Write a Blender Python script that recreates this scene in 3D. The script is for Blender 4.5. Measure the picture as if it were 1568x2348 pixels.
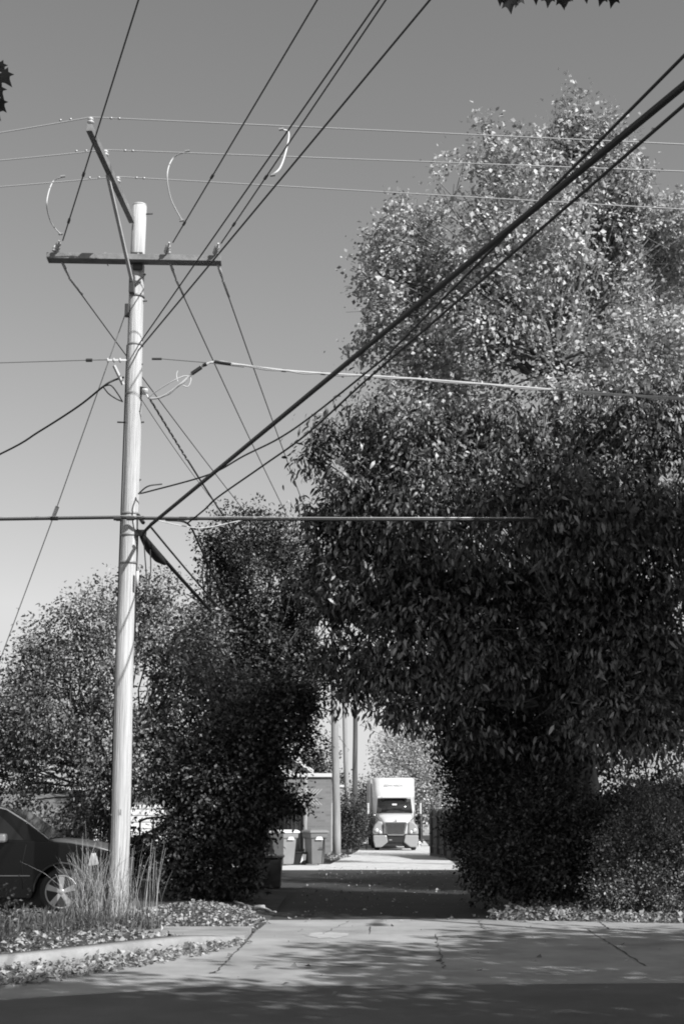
import bpy, bmesh, math, random
import numpy as np
from mathutils import Vector, Matrix

for o in list(bpy.data.objects):
    bpy.data.objects.remove(o)
SC = bpy.context.scene
COL = SC.collection
R = math.radians
rng = np.random.default_rng(7)
random.seed(7)

# ------------------------------------------------------------------ camera, sky, sun, exposure
PITCH = R(12.03)
CAMZ = 1.6
F = 3267.0
cam = bpy.data.cameras.new('camera')
cam.sensor_fit = 'VERTICAL'
cam.sensor_height = 36.0
cam.sensor_width = 24.0
cam.lens = F / 2348.0 * 36.0
cam.clip_start = 0.1
cam.clip_end = 3000
camo = bpy.data.objects.new('camera', cam)
COL.objects.link(camo)
camo.location = (0, 0, CAMZ)
camo.rotation_euler = (math.pi / 2 + PITCH, 0, 0)
SC.camera = camo

SUN_AZ, SUN_EL = R(44), R(38)       # azimuth measured from behind the camera towards the right
TO_SUN = Vector((math.sin(SUN_AZ) * math.cos(SUN_EL), -math.cos(SUN_AZ) * math.cos(SUN_EL), math.sin(SUN_EL)))
world = bpy.data.worlds.new("World")
SC.world = world
world.use_nodes = True
nt = world.node_tree
nt.nodes.clear()
sky = nt.nodes.new('ShaderNodeTexSky')
sky.sky_type = 'NISHITA'
sky.sun_disc = False
sky.sun_elevation = SUN_EL
sky.sun_rotation = math.pi - SUN_AZ
sky.altitude = 100
sky.air_density = 1.0
sky.dust_density = 1.6
sky.ozone_density = 1.0
sep = nt.nodes.new('ShaderNodeSeparateColor')     # black and white film: one luminance, red-weighted
m1 = nt.nodes.new('ShaderNodeMath'); m1.operation = 'MULTIPLY'; m1.inputs[1].default_value = 0.75
m2 = nt.nodes.new('ShaderNodeMath'); m2.operation = 'MULTIPLY_ADD'; m2.inputs[1].default_value = 0.25
bg = nt.nodes.new('ShaderNodeBackground')
bg.inputs['Strength'].default_value = 0.10
wo = nt.nodes.new('ShaderNodeOutputWorld')
nt.links.new(sky.outputs[0], sep.inputs[0])
nt.links.new(sep.outputs[0], m1.inputs[0])
nt.links.new(sep.outputs[1], m2.inputs[0])
nt.links.new(m1.outputs[0], m2.inputs[2])
pw = nt.nodes.new('ShaderNodeMath'); pw.operation = 'POWER'; pw.inputs[1].default_value = 1.0
gn = nt.nodes.new('ShaderNodeMath'); gn.operation = 'MULTIPLY'; gn.inputs[1].default_value = 1.5
cp = nt.nodes.new('ShaderNodeMath'); cp.operation = 'MINIMUM'; cp.inputs[1].default_value = 5.8
nt.links.new(gn.outputs[0], cp.inputs[0])
nt.links.new(m2.outputs[0], pw.inputs[0]); nt.links.new(pw.outputs[0], gn.inputs[0])
nt.links.new(cp.outputs[0], bg.inputs['Color'])
nt.links.new(bg.outputs[0], wo.inputs[0])

sl = bpy.data.lights.new('sun', 'SUN')
sl.energy = 4.6
sl.angle = R(0.53)
sl.color = (1, 1, 1)
suno = bpy.data.objects.new('sun', sl)
COL.objects.link(suno)
suno.rotation_euler = TO_SUN.to_track_quat('Z', 'Y').to_euler()
suno.location = (20, -20, 30)

SC.view_settings.view_transform = 'Standard'
SC.view_settings.look = 'None'
SC.view_settings.exposure = 0.35
SC.view_settings.gamma = 1
SC.cycles.filter_width = 1.9
SC.cycles.max_bounces = 5
SC.cycles.diffuse_bounces = 2
SC.cycles.glossy_bounces = 2
SC.cycles.transmission_bounces = 4
SC.cycles.transparent_max_bounces = 6
SC.cycles.caustics_reflective = False
SC.cycles.caustics_refractive = False

# ------------------------------------------------------------------ where things stand
CT, ST = math.cos(PITCH), math.sin(PITCH)
def P(px, py, Y):
    """world point seen at px,py (1568 x 2348 frame) standing Y metres down the street"""
    u = (px - 784) / F; v = (1174 - py) / F
    dy = CT - v * ST; dz = ST + v * CT
    s = Y / dy
    return Vector((u * s, Y, CAMZ + dz * s))
def G(px, py, z=0.0):
    u = (px - 784) / F; v = (1174 - py) / F
    dy = CT - v * ST; dz = ST + v * CT
    s = (z - CAMZ) / dz
    return Vector((u * s, dy * s, z))
def mpp(p):
    return (p[1] * CT + (p[2] - CAMZ) * ST) / F
def proj(a):
    """world array (n,3) -> px,py"""
    yc = a[:, 1] * CT + (a[:, 2] - CAMZ) * ST
    zc = -a[:, 1] * ST + (a[:, 2] - CAMZ) * CT
    yc = np.where(yc < 0.1, 0.1, yc)
    return 784 + F * a[:, 0] / yc, 1174 - F * zc / yc

# ------------------------------------------------------------------ materials
MATS = {}
def mat(name, base=.3, rough=.7, metal=0., var=0., scale=4., bump=0., bscale=None, stretch=(1, 1, 1), spec=.5, detail=6., trans=0.):
    if name in MATS: return MATS[name]
    m = bpy.data.materials.new(name); m.use_nodes = True
    n = m.node_tree.nodes; l = m.node_tree.links
    b = n['Principled BSDF']
    b.inputs['Base Color'].default_value = (base, base, base, 1)
    b.inputs['Roughness'].default_value = rough
    b.inputs['Metallic'].default_value = metal
    b.inputs['Specular IOR Level'].default_value = spec
    if var or bump:
        tc = n.new('ShaderNodeTexCoord'); mp = n.new('ShaderNodeMapping')
        mp.inputs['Scale'].default_value = stretch
        l.new(tc.outputs['Object'], mp.inputs[0])
        nz = n.new('ShaderNodeTexNoise'); nz.inputs['Scale'].default_value = scale
        nz.inputs['Detail'].default_value = detail; nz.inputs['Roughness'].default_value = .65
        l.new(mp.outputs[0], nz.inputs['Vector'])
        if var:
            mr = n.new('ShaderNodeMapRange')
            mr.inputs['From Min'].default_value = .3; mr.inputs['From Max'].default_value = .7
            mr.inputs['To Min'].default_value = base * (1 - var); mr.inputs['To Max'].default_value = base * (1 + var)
            l.new(nz.outputs[0], mr.inputs[0]); l.new(mr.outputs[0], b.inputs['Base Color'])
        if bump:
            n2 = n.new('ShaderNodeTexNoise'); n2.inputs['Scale'].default_value = bscale or scale * 4
            n2.inputs['Detail'].default_value = 5
            l.new(mp.outputs[0], n2.inputs['Vector'])
            bp = n.new('ShaderNodeBump'); bp.inputs['Strength'].default_value = bump; bp.inputs['Distance'].default_value = .02
            l.new(n2.outputs[0], bp.inputs['Height']); l.new(bp.outputs[0], b.inputs['Normal'])
    MATS[name] = m
    return m
def leafmat(name, lo, hi, rough=.5, spec=.4, trans=.25, pw=1.):
    if name in MATS: return MATS[name]
    m = bpy.data.materials.new(name); m.use_nodes = True
    n = m.node_tree.nodes; l = m.node_tree.links
    b = n['Principled BSDF']; out = n['Material Output']
    a = n.new('ShaderNodeAttribute'); a.attribute_name = 'tone'
    mr = n.new('ShaderNodeMapRange'); mr.inputs['To Min'].default_value = lo; mr.inputs['To Max'].default_value = hi
    pn = n.new('ShaderNodeMath'); pn.operation = 'POWER'; pn.inputs[1].default_value = pw
    l.new(a.outputs['Fac'], pn.inputs[0]); l.new(pn.outputs[0], mr.inputs[0]); l.new(mr.outputs[0], b.inputs['Base Color'])
    b.inputs['Roughness'].default_value = rough; b.inputs['Specular IOR Level'].default_value = spec
    t = n.new('ShaderNodeBsdfTranslucent'); l.new(mr.outputs[0], t.inputs['Color'])
    mx = n.new('ShaderNodeMixShader'); mx.inputs[0].default_value = trans
    l.new(b.outputs[0], mx.inputs[1]); l.new(t.outputs[0], mx.inputs[2]); l.new(mx.outputs[0], out.inputs['Surface'])
    MATS[name] = m
    return m

# ------------------------------------------------------------------ object helpers
def tag(o, label=None, cat=None, group=None, kind=None):
    if label: o['label'] = label
    if cat: o['category'] = cat
    if group: o['group'] = group
    if kind: o['kind'] = kind
    return o
def empty(name, loc, label, cat, group=None, rz=0):
    o = bpy.data.objects.new(name, None); COL.objects.link(o)
    o.location = loc; o.rotation_euler = (0, 0, rz); o.empty_display_size = .3
    return tag(o, label, cat, group)
class MB:
    def __init__(s): s.v = []; s.f = []; s.sm = []
    def add(s, vs, fs, smooth=False):
        b = len(s.v); s.v += [tuple(x) for x in vs]
        for f in fs: s.f.append(tuple(b + i for i in f)); s.sm.append(smooth)
        return s
    def box(s, c, d, rz=0, M=None):
        cx, cy, cz = c; hx, hy, hz = d[0] / 2, d[1] / 2, d[2] / 2
        vs = []
        cr, sr = math.cos(rz), math.sin(rz)
        for z in (-hz, hz):
            for x, y in ((-hx, -hy), (hx, -hy), (hx, hy), (-hx, hy)):
                vs.append((cx + x * cr - y * sr, cy + x * sr + y * cr, cz + z))
        return s.add(vs, [(3, 2, 1, 0), (4, 5, 6, 7), (0, 1, 5, 4), (1, 2, 6, 5), (2, 3, 7, 6), (3, 0, 4, 7)])
    def beam(s, a, b, w, h):
        a = Vector(a); b = Vector(b); d = (b - a).normalized()
        up = Vector((0, 0, 1)) if abs(d.z) < .95 else Vector((0, 1, 0))
        sx = d.cross(up).normalized(); sz = sx.cross(d).normalized()
        vs = []
        for p in (a, b):
            for i, j in ((-1, -1), (1, -1), (1, 1), (-1, 1)): vs.append(p + sx * (w / 2 * i) + sz * (h / 2 * j))
        return s.add(vs, [(3, 2, 1, 0), (4, 5, 6, 7), (0, 1, 5, 4), (1, 2, 6, 5), (2, 3, 7, 6), (3, 0, 4, 7)])
    def tube(s, pts, rad, n=8, caps=True, smooth=True):
        pts = [Vector(p) for p in pts]
        if not hasattr(rad, '__len__'): rad = [rad] * len(pts)
        rings = []; prev = None
        vs = []
        for i, p in enumerate(pts):
            d = (pts[min(i + 1, len(pts) - 1)] - pts[max(i - 1, 0)])
            if d.length < 1e-9: d = Vector((0, 0, 1))
            d.normalize()
            if prev is None:
                a = Vector((0, 0, 1)) if abs(d.z) < .9 else Vector((1, 0, 0))
                sx = d.cross(a).normalized()
            else:
                sx = (prev - d * prev.dot(d)).normalized()
            prev = sx; sy = d.cross(sx)
            for k in range(n):
                t = 2 * math.pi * k / n
                vs.append(p + (sx * math.cos(t) + sy * math.sin(t)) * rad[i])
        fs = []
        for i in range(len(pts) - 1):
            for k in range(n):
                fs.append((i * n + k, i * n + (k + 1) % n, (i + 1) * n + (k + 1) % n, (i + 1) * n + k))
        s.add(vs, fs, smooth)
        if caps:
            m = (len(pts) - 1) * n
            s.add(vs[:n], [tuple(range(n - 1, -1, -1))]); s.add(vs[m:], [tuple(range(n))])
        return s
    def prism(s, poly, y0, y1, axes='xz'):
        """poly in two axes, extruded along the third"""
        def mk(p, t):
            if axes == 'xz': return (p[0], t, p[1])
            if axes == 'yz': return (t, p[0], p[1])
            return (p[0], p[1], t)
        n = len(poly)
        vs = [mk(p, y0) for p in poly] + [mk(p, y1) for p in poly]
        fs = [tuple(range(n)), tuple(range(2 * n - 1, n - 1, -1))]
        for i in range(n): fs.append((i, i + n, (i + 1) % n + n, (i + 1) % n))
        return s.add(vs, fs)
    def loft(s, rings, close=True, caps=True, smooth=True):
        n = len(rings[0]); vs = [v for r in rings for v in r]; fs = []
        for i in range(len(rings) - 1):
            for k in range(n if close else n - 1):
                fs.append((i * n + k, i * n + (k + 1) % n, (i + 1) * n + (k + 1) % n, (i + 1) * n + k))
        s.add(vs, fs, smooth)
        if caps:
            s.add(rings[0], [tuple(range(n - 1, -1, -1))]); s.add(rings[-1], [tuple(range(n))])
        return s
    def lathe(s, prof, n=24, c=(0, 0, 0), axis='z'):
        rings = []
        for r, h in prof:
            ring = []
            for k in range(n):
                t = 2 * math.pi * k / n; a, b = r * math.cos(t), r * math.sin(t)
                p = (a, b, h) if axis == 'z' else ((a, h, b) if axis == 'y' else (h, a, b))
                ring.append((p[0] + c[0], p[1] + c[1], p[2] + c[2]))
            rings.append(ring)
        return s.loft(rings)
    def build(s, name, m, parent=None, bevel=0, seg=2, fixn=True, origin=None):
        me = bpy.data.meshes.new(name)
        v = s.v
        if origin is not None:
            v = [(a[0] - origin[0], a[1] - origin[1], a[2] - origin[2]) for a in v]
        me.from_pydata(v, [], s.f)
        me.polygons.foreach_set('use_smooth', s.sm)
        if fixn or bevel:
            bm = bmesh.new(); bm.from_mesh(me)
            bmesh.ops.remove_doubles(bm, verts=bm.verts, dist=1e-5)
            bmesh.ops.recalc_face_normals(bm, faces=bm.faces)
            bm.to_mesh(me); bm.free()
        me.materials.append(m)
        o = bpy.data.objects.new(name, me); COL.objects.link(o)
        if origin is not None: o.location = origin
        if parent is not None: o.parent = parent
        if bevel:
            md = o.modifiers.new('bevel', 'BEVEL'); md.width = bevel; md.segments = seg; md.limit_method = 'ANGLE'; md.angle_limit = R(35)
            md.harden_normals = False
        return o
def local(parent, pts):
    l = parent.location
    return [(p[0] - l[0], p[1] - l[1], p[2] - l[2]) for p in pts]

# ------------------------------------------------------------------ leaves
def frames(axis, nrm):
    axis = axis / (np.linalg.norm(axis, axis=1, keepdims=True) + 1e-9)
    side = np.cross(nrm, axis); side /= (np.linalg.norm(side, axis=1, keepdims=True) + 1e-9)
    nn = np.cross(axis, side)
    return axis, side, nn
def leaf_mesh(name, pos, axis, nrm, size, m, parent=None, shape='small', aspect=.6, origin=(0, 0, 0), curl=.25, tone=None):
    n = len(pos)
    axis, side, nn = frames(axis, nrm)
    sz = size[:, None]
    pos = pos - np.array(origin)[None, :]
    if shape == 'small':
        base = pos; tip = pos + axis * sz
        mid = pos + axis * sz * .45
        l = mid + side * sz * aspect * .5 + nn * sz * curl * .4
        r = mid - side * sz * aspect * .5 + nn * sz * curl * .4
        V = np.stack([base, l, tip, r], 1).reshape(-1, 3)
        idx = (np.arange(n) * 4)[:, None]
        Fs = np.concatenate([idx + np.array([0, 1, 2]), idx + np.array([0, 2, 3])], 1).reshape(-1)
        nf, per = 2 * n, 3; rep = 2
        sizes = np.full(nf, 3)
    elif shape == 'long':
        p0 = pos; c = nn * sz * curl
        p1 = pos + axis * sz * .4 - c * .1; p2 = pos + axis * sz * .75 - c * .45; p3 = pos + axis * sz - c * .9
        w1 = side * sz * aspect * .5; w2 = side * sz * aspect * .38; up = nn * sz * .06
        V = np.stack([p0, p1 + w1 + up, p1 - w1 + up, p2 + w2 + up, p2 - w2 + up, p3], 1).reshape(-1, 3)
        idx = (np.arange(n) * 6)[:, None]
        Fs = np.concatenate([idx + np.array([0, 1, 2]), idx + np.array([2, 1, 3]), idx + np.array([2, 3, 4]), idx + np.array([4, 3, 5])], 1).reshape(-1)
        rep = 4; nf = 4 * n
    else:   # lobed
        K = [(0, 0), (.12, .05), (.3, -.12), (.34, .05), (.62, .1), (.44, .3), (.6, .62), (.32, .52), (.2, .62), (0, 1.0)]
        K = K + [(-a, b) for a, b in K[-2:0:-1]]
        k = len(K)
        V = np.stack([pos + axis * sz * b + side * sz * a * .9 + nn * sz * (abs(a) * .25 - b * b * .2) for a, b in K] + [pos + axis * sz * .35], 1).reshape(-1, 3)
        idx = (np.arange(n) * (k + 1))[:, None]
        Fs = np.concatenate([idx + np.array([i, (i + 1) % k, k]) for i in range(k)], 1).reshape(-1)
        rep = k; nf = k * n
    me = bpy.data.meshes.new(name)
    me.vertices.add(len(V)); me.vertices.foreach_set('co', V.astype(np.float32).ravel())
    me.loops.add(len(Fs)); me.loops.foreach_set('vertex_index', Fs.astype(np.int32))
    me.polygons.add(nf)
    me.polygons.foreach_set('loop_start', np.arange(nf, dtype=np.int32) * 3)
    me.update(calc_edges=True)
    at = me.attributes.new('tone', 'FLOAT', 'FACE')
    at.data.foreach_set('value', np.repeat(rng.random(n) if tone is None else tone, rep).astype(np.float32))
    me.materials.append(m)
    o = bpy.data.objects.new(name, me); COL.objects.link(o)
    if parent is not None: o.parent = parent
    return o
def unit(n):
    a = rng.normal(size=(n, 3)); return a / np.linalg.norm(a, axis=1, keepdims=True)
def wob(p, s):
    return (np.sin(p[:, 0] * s + 1.3 * np.sin(p[:, 2] * s * .7)) + np.sin(p[:, 1] * s * 1.1 + 2.1) * .7 + np.sin(p[:, 2] * s * 1.3 + p[:, 0] * s * .6)) / 2.7
def crown_points(blobs, nspr, per, spread, fill=.5, rough=.22, along=.5, outl=.07, outr=1.28):
    """blobs: (centre, rx, ry, rz). returns leaf positions, outward directions, sprig id"""
    vol = np.array([b[1] * b[2] + b[1] * b[3] for b in blobs]); prob = vol / vol.sum()
    which = rng.choice(len(blobs), size=nspr, p=prob)
    C = np.array([list(b[0]) for b in blobs]); RR = np.array([[b[1], b[2], b[3]] for b in blobs])
    d = unit(nspr)
    rad = np.where(rng.random(nspr) < fill, rng.random(nspr) ** .5 * .9, 1 - np.abs(rng.normal(size=nspr)) * .1)
    rad = np.where(rng.random(nspr) < outl, rng.uniform(1.0, outr, nspr), rad)
    p = C[which] + d * RR[which] * rad[:, None]
    w = 1 + rough * (wob(p, 2.3) + .7 * wob(p, 5.1))
    p = C[which] + (p - C[which]) * w[:, None]
    # leaves along each sprig
    dd = d + rng.normal(size=d.shape) * .5; dd /= np.linalg.norm(dd, axis=1, keepdims=True)
    k = rng.poisson(per, nspr) + 1
    sid = np.repeat(np.arange(nspr), k)
    n = len(sid)
    t = (rng.random(n) - .4) * along
    pos = p[sid] + dd[sid] * t[:, None] + rng.normal(size=(n, 3)) * spread
    st = rng.random(nspr)
    return pos, dd[sid], p, dd, np.clip(.62 * st[sid] + .38 * rng.random(n), 0, 1)
def leaf_dirs(out, n, droop, rand=.8):
    a = out + rng.normal(size=(n, 3)) * rand
    a[:, 2] -= droop
    nr = rng.normal(size=(n, 3)) * .7 + np.array([0, -.1, .9]) + out * .4
    return a, nr
def B(px, py, Y, rpx, ry=None, rz=None):
    c = P(px, py, Y); s = mpp(c) * rpx
    return (c, s, (ry if ry is not None else s * .95), (s if rz is None else mpp(c) * rz))
def sb(x, y, z, r, rz=None): return (Vector((x, y, z)), r, r, rz or r * .7)
def limb(mb, a, b, r0, r1, sag=.0, n=6, wig=.06, seg=7):
    a = Vector(a); b = Vector(b); L = (b - a).length
    pts = []; rr = []
    off = Vector((random.uniform(-1, 1), random.uniform(-1, 1), random.uniform(-.3, .3))) * L * wig
    for i in range(n + 1):
        t = i / n
        p = a.lerp(b, t) + off * math.sin(math.pi * t) + Vector((0, 0, L * sag * math.sin(math.pi * t)))
        p += Vector((random.uniform(-1, 1), random.uniform(-1, 1), random.uniform(-1, 1))) * L * .012
        if i == 0: p = a
        pts.append(p); rr.append(r0 + (r1 - r0) * t ** .8)
    mb.tube(pts, rr, seg)
    return pts
BARK = mat('bark', .12, .9, var=.45, scale=3, bump=.6, bscale=14, stretch=(1, 1, .25))
BARKL = mat('bark_light', .16, .9, var=.4, scale=3, bump=.6, bscale=14, stretch=(1, 1, .25))
def tree(name, label, cat, base, blobs, nspr, per, size, lm, spread=.12, fill=.45, shape='small', aspect=.6,
         droop=.2, trunk_r=.18, fork=None, bark=BARK, twigs=250, group=None, keep=None, along=.45, curl=.25, rough=.22, lrand=.8, trunks=None, part='crown', outl=.07, outr=1.28, gap=-.55, gs=1.5):
    base = Vector(base)
    root = empty(name, base, label, cat, group)
    pos, out, sp, sd, tn = crown_points(blobs, nspr, per, spread, fill=fill, along=along, rough=rough, outl=outl, outr=outr)
    ok = pos[:, 2] > .04
    ok &= (wob(pos, gs) + .8 * wob(pos[:, [1, 2, 0]], gs * 2.4)) > gap
    if keep is not None: ok &= keep(pos)
    pos = pos[ok]; out = out[ok]; tn = tn[ok]; n = len(pos)
    a, nr = leaf_dirs(out, n, droop, lrand)
    sz = size * (0.45 + .85 * rng.random(n))
    leaf_mesh(part, pos, a, nr, sz, lm, root, shape, aspect, origin=base, curl=curl, tone=tn)
    if trunk_r:
        mb = MB()
        fk = Vector(fork) if fork is not None else base + Vector((0, 0, 2))
        tp = limb(mb, base, fk, trunk_r * 1.15, trunk_r * .8, n=8, wig=.03, seg=10)
        mb.tube([base + Vector((0, 0, -.1)), base + Vector((0, 0, .25))], [trunk_r * 1.6, trunk_r * 1.12], 10)
        for (tb_, tr_) in (trunks or []):
            limb(mb, tb_, fk + Vector((-.1, .1, .3)), tr_ * 1.2, tr_, n=8, wig=.05, seg=10)
        for (c, rx, ry, rz) in blobs:
            e = Vector(c) + Vector((random.uniform(-.3, .3) * rx, 0, rz * .25))
            pts = limb(mb, fk + Vector((random.uniform(-.1, .1), 0, random.uniform(-.1, .8))), e, trunk_r * .3, trunk_r * .1, sag=.06, wig=.1, n=9)
            for q in range(5):
                s0 = pts[random.randint(2, 5)]
                d = Vector((random.gauss(0, 1), random.gauss(0, 1), random.gauss(.4, .8))).normalized()
                e2 = Vector(c) + Vector((d.x * rx, d.y * ry, d.z * rz)) * .85
                limb(mb, s0, e2, trunk_r * .16, .012, n=5, wig=.08, seg=5)
        if twigs:
            idx = rng.choice(len(sp), size=min(twigs, len(sp)), replace=False)
            for i in idx:
                p = Vector(sp[i]); d = Vector(sd[i])
                if keep is not None and not keep(np.array([list(p)]))[0]: continue
                limb(mb, p - d * along * 1.1 - Vector((0, 0, .1)), p + d * along * .5, .012, .004, n=3, wig=.1, seg=3)
        mb.v = [(v[0] - base.x, v[1] - base.y, v[2] - base.z) for v in mb.v]
        mb.build('trunk', bark, root, fixn=False)
    return root

# ================================================================== THE SETTING
CONC = mat('concrete', .33, .85, var=.34, scale=.7, bump=.25, bscale=60, detail=10)
CONC2 = mat('kerb_concrete', .3, .9, var=.3, scale=2.2, bump=.4, bscale=50, detail=8)
ASPH = mat('asphalt', .12, .8, var=.3, scale=.8, bump=.5, bscale=90, detail=12)
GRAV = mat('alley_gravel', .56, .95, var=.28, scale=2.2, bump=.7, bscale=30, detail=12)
SOIL = mat('soil', .06, .95, var=.5, scale=3, bump=.8, bscale=20)
LAWN = mat('lawn_turf', .04, .95, var=.5, scale=6, bump=.8, bscale=40)
def sheet(name, poly, z, m, label=None):
    mb = MB(); mb.add([(x, y, z) for x, y in poly], [tuple(range(len(poly)))])
    o = mb.build(name, m, fixn=False); o['kind'] = 'structure'
    return o
mb = MB(); mb.add([(x, y, z) for (y, z) in ((-200, -.012), (50, -.012), (80, -.32), (1500, -.32)) for x in (-600, 600)], [(0, 1, 3, 2), (2, 3, 5, 4), (4, 5, 7, 6)])
o = mb.build('ground', LAWN, fixn=False); o['kind'] = 'structure'
sheet('road', [(-120, -14), (120, -14), (120, 18.5), (-120, 18.5)], -.004, ASPH)
sheet('alley_shaded_part', [(-1.1, 22.9), (2.7, 22.9), (3.58, 44.6), (-.7, 44.6)], .001, mat('shade_dark_paving', .034, .85, var=.4, scale=.9, bump=.5, bscale=60, detail=12))  # near alley coloured dark to deepen the tree shade, pale part beyond
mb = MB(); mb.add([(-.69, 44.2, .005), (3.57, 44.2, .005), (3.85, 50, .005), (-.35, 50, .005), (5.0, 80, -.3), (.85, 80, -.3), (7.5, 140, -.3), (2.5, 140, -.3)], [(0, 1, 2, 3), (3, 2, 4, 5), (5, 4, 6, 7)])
o = mb.build('alley', GRAV, fixn=False); o['kind'] = 'structure'
sheet('driveway', [(-12, 44.2), (-.705, 44.2), (-.4, 49.5), (-12, 49.5)], -.003, mat('driveway_concrete', .6, .85, var=.12, scale=1.5))
kp = [(-14, 11.2), (-9, 12.7), (-5, 14.7), (-3.5, 16.1), (-2.65, 17.5), (-1.95, 18.5), (-1.3, 19.3)]
# smooth the kerb line
def chaikin(p, k=2):
    for _ in range(k):
        q = [p[0]]
        for i in range(len(p) - 1):
            a, b = Vector(p[i]), Vector(p[i + 1])
            q += [tuple(a.lerp(b, .25)), tuple(a.lerp(b, .75))]
        p = q + [p[-1]]
    return p
kps = chaikin(kp)
apron_poly = [(p[0], p[1]) for p in kps if p[1] > 12.9] + [(-1.25, 19.4), (-1.2, 23.1), (2.2, 23.4), (6, 22.6), (16, 22.0), (60, 21.8), (60, 14.62), (3.4, 14.62), (-1.3, 14.3), (-3.2, 13.2)]
# verge and sidewalk on the left
def raised(name, poly, z0, z1, m):
    mb = MB(); mb.prism(poly, z0, z1, 'xy'); o = mb.build(name, m); o['kind'] = 'structure'; return o
verge_in = [(p[0] - .12, p[1] + .2) for p in kps]
raised('apron_pavement', apron_poly, -.03, .004, CONC)
raised('verge_path', verge_in[:-6] + [(-2.6, 19.2), (-3.0, 19.49), (-14, 19.49)], -.05, .085, SOIL)
raised('sidewalk', [(-3.0, 19.5), (-2.0, 18.95), (-1.27, 19.32), (-1.27, 20.85), (-60, 20.85), (-60, 19.5)], -.05, .075, CONC2)
# bumpy verge behind the sidewalk
def bumpy(name, x0, x1, y0, y1, nx, ny, fz, m):
    vs = []; fs = []
    for j in range(ny + 1):
        for i in range(nx + 1):
            x = x0 + (x1 - x0) * i / nx; y = y0 + (y1 - y0) * j / ny
            vs.append((x, y, fz(x, y)))
    for j in range(ny):
        for i in range(nx):
            a = j * (nx + 1) + i; fs.append((a, a + 1, a + nx + 2, a + nx + 1))
    mb = MB(); mb.add(vs, fs, True); o = mb.build(name, m, fixn=False); o['kind'] = 'structure'; return o
def vz(x, y):
    e = min(1, (y - 20.85) / .5) * min(1, max(0, (-1.15 - x) / .6))
    return .0 + e * (.07 + .16 * math.exp(-((x + 2.2) ** 2 / .5 + (y - 23.2) ** 2 / 1.2)) + .03 * math.sin(x * 3) * math.sin(y * 2.3))
bumpy('verge_ground', -14, -1.13, 20.86, 30, 60, 50, vz, SOIL)
def rz_(x, y):
    e = min(1, max(0, (y - (23.5 - .11 * (x - 2.4))) / .8))
    return .006 + e * (.12 + .04 * math.sin(x * 2 + y))
bumpy('bank_ground', 2.75, 20, 22.3, 44, 50, 50, lambda x, y: rz_(x, y) * min(1, max(0, (x - 2.75 - .042 * (y - 23)) * 2)) - .004, SOIL)
# kerb
mb = MB(); W = .17
L = []
for i, p in enumerate(kps):
    a = Vector(kps[max(0, i - 1)]); b = Vector(kps[min(len(kps) - 1, i + 1)]); d = (b - a).normalized(); nrm = Vector((-d.y, d.x))
    t = i / (len(kps) - 1); h = .13 if t < .8 else .13 - (t - .8) * .45
    c = Vector(p)
    o_ = c - nrm * W * .9; i_ = c + nrm * W
    L.append([(o_.x - 0 * nrm.x, o_.y, -.05), (o_.x + nrm.x * .03, o_.y + nrm.y * .03, h - .02), (o_.x + nrm.x * .06, o_.y + nrm.y * .06, h), (i_.x, i_.y, h), (i_.x, i_.y, -.05)])
mb.loft(L)
o = mb.build('kerb', CONC2); o['kind'] = 'structure'
# joints and cracks in the concrete
DARKLINE = mat('joint_tar', .07, .9)
def crack(name, pts, w, wob_=.012, step=.12, z=.0085):
    mb = MB(); vs = []; 
    P_ = [Vector(p) for p in pts]; q = []
    for a, b in zip(P_[:-1], P_[1:]):
        n = max(2, int((b - a).length / step))
        for i in range(n): q.append(a.lerp(b, i / n))
    q.append(P_[-1])
    for i, p in enumerate(q):
        d = (q[min(i + 1, len(q) - 1)] - q[max(0, i - 1)]).normalized(); nr = Vector((-d.y, d.x))
        o_ = nr * random.uniform(-wob_, wob_); ww = w * random.uniform(.15, .8)
        vs += [(p.x + o_.x + nr.x * ww / 2, p.y + o_.y + nr.y * ww / 2, z), (p.x + o_.x - nr.x * ww / 2, p.y + o_.y - nr.y * ww / 2, z)]
    mb.add(vs, [(2 * i, 2 * i + 1, 2 * i + 3, 2 * i + 2) for i in range(len(q) - 1)])
    o = mb.build(name, DARKLINE, fixn=False); o['kind'] = 'structure'
def g2(px, py):
    p = G(px, py); return (p.x, p.y)
crack('pavement_joint', [g2(603, 2118), g2(560, 2165), g2(498, 2228)], .035)
crack('pavement_joint', [g2(1345, 2132), g2(1410, 2172), g2(1478, 2216)], .04)
crack('pavement_joint', [g2(1365, 2108), g2(1395, 2131)], .04)
crack('pavement_joint', [g2(1000, 2142), g2(1006, 2180), g2(1018, 2222)], .022, .03)
crack('pavement_crack', [g2(1097, 2112), g2(1112, 2132)], .03, .04)
crack('pavement_crack', [g2(838, 2124), g2(849, 2125), g2(848, 2143)], .03, .01)
crack('pavement_joint', [(-1.25, 20.9), (3.9, 20.95), (12, 20.7)], .02)
crack('pavement_crack', [g2(735, 2145), g2(775, 2125), g2(790, 2118)], .02, .03)

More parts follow.
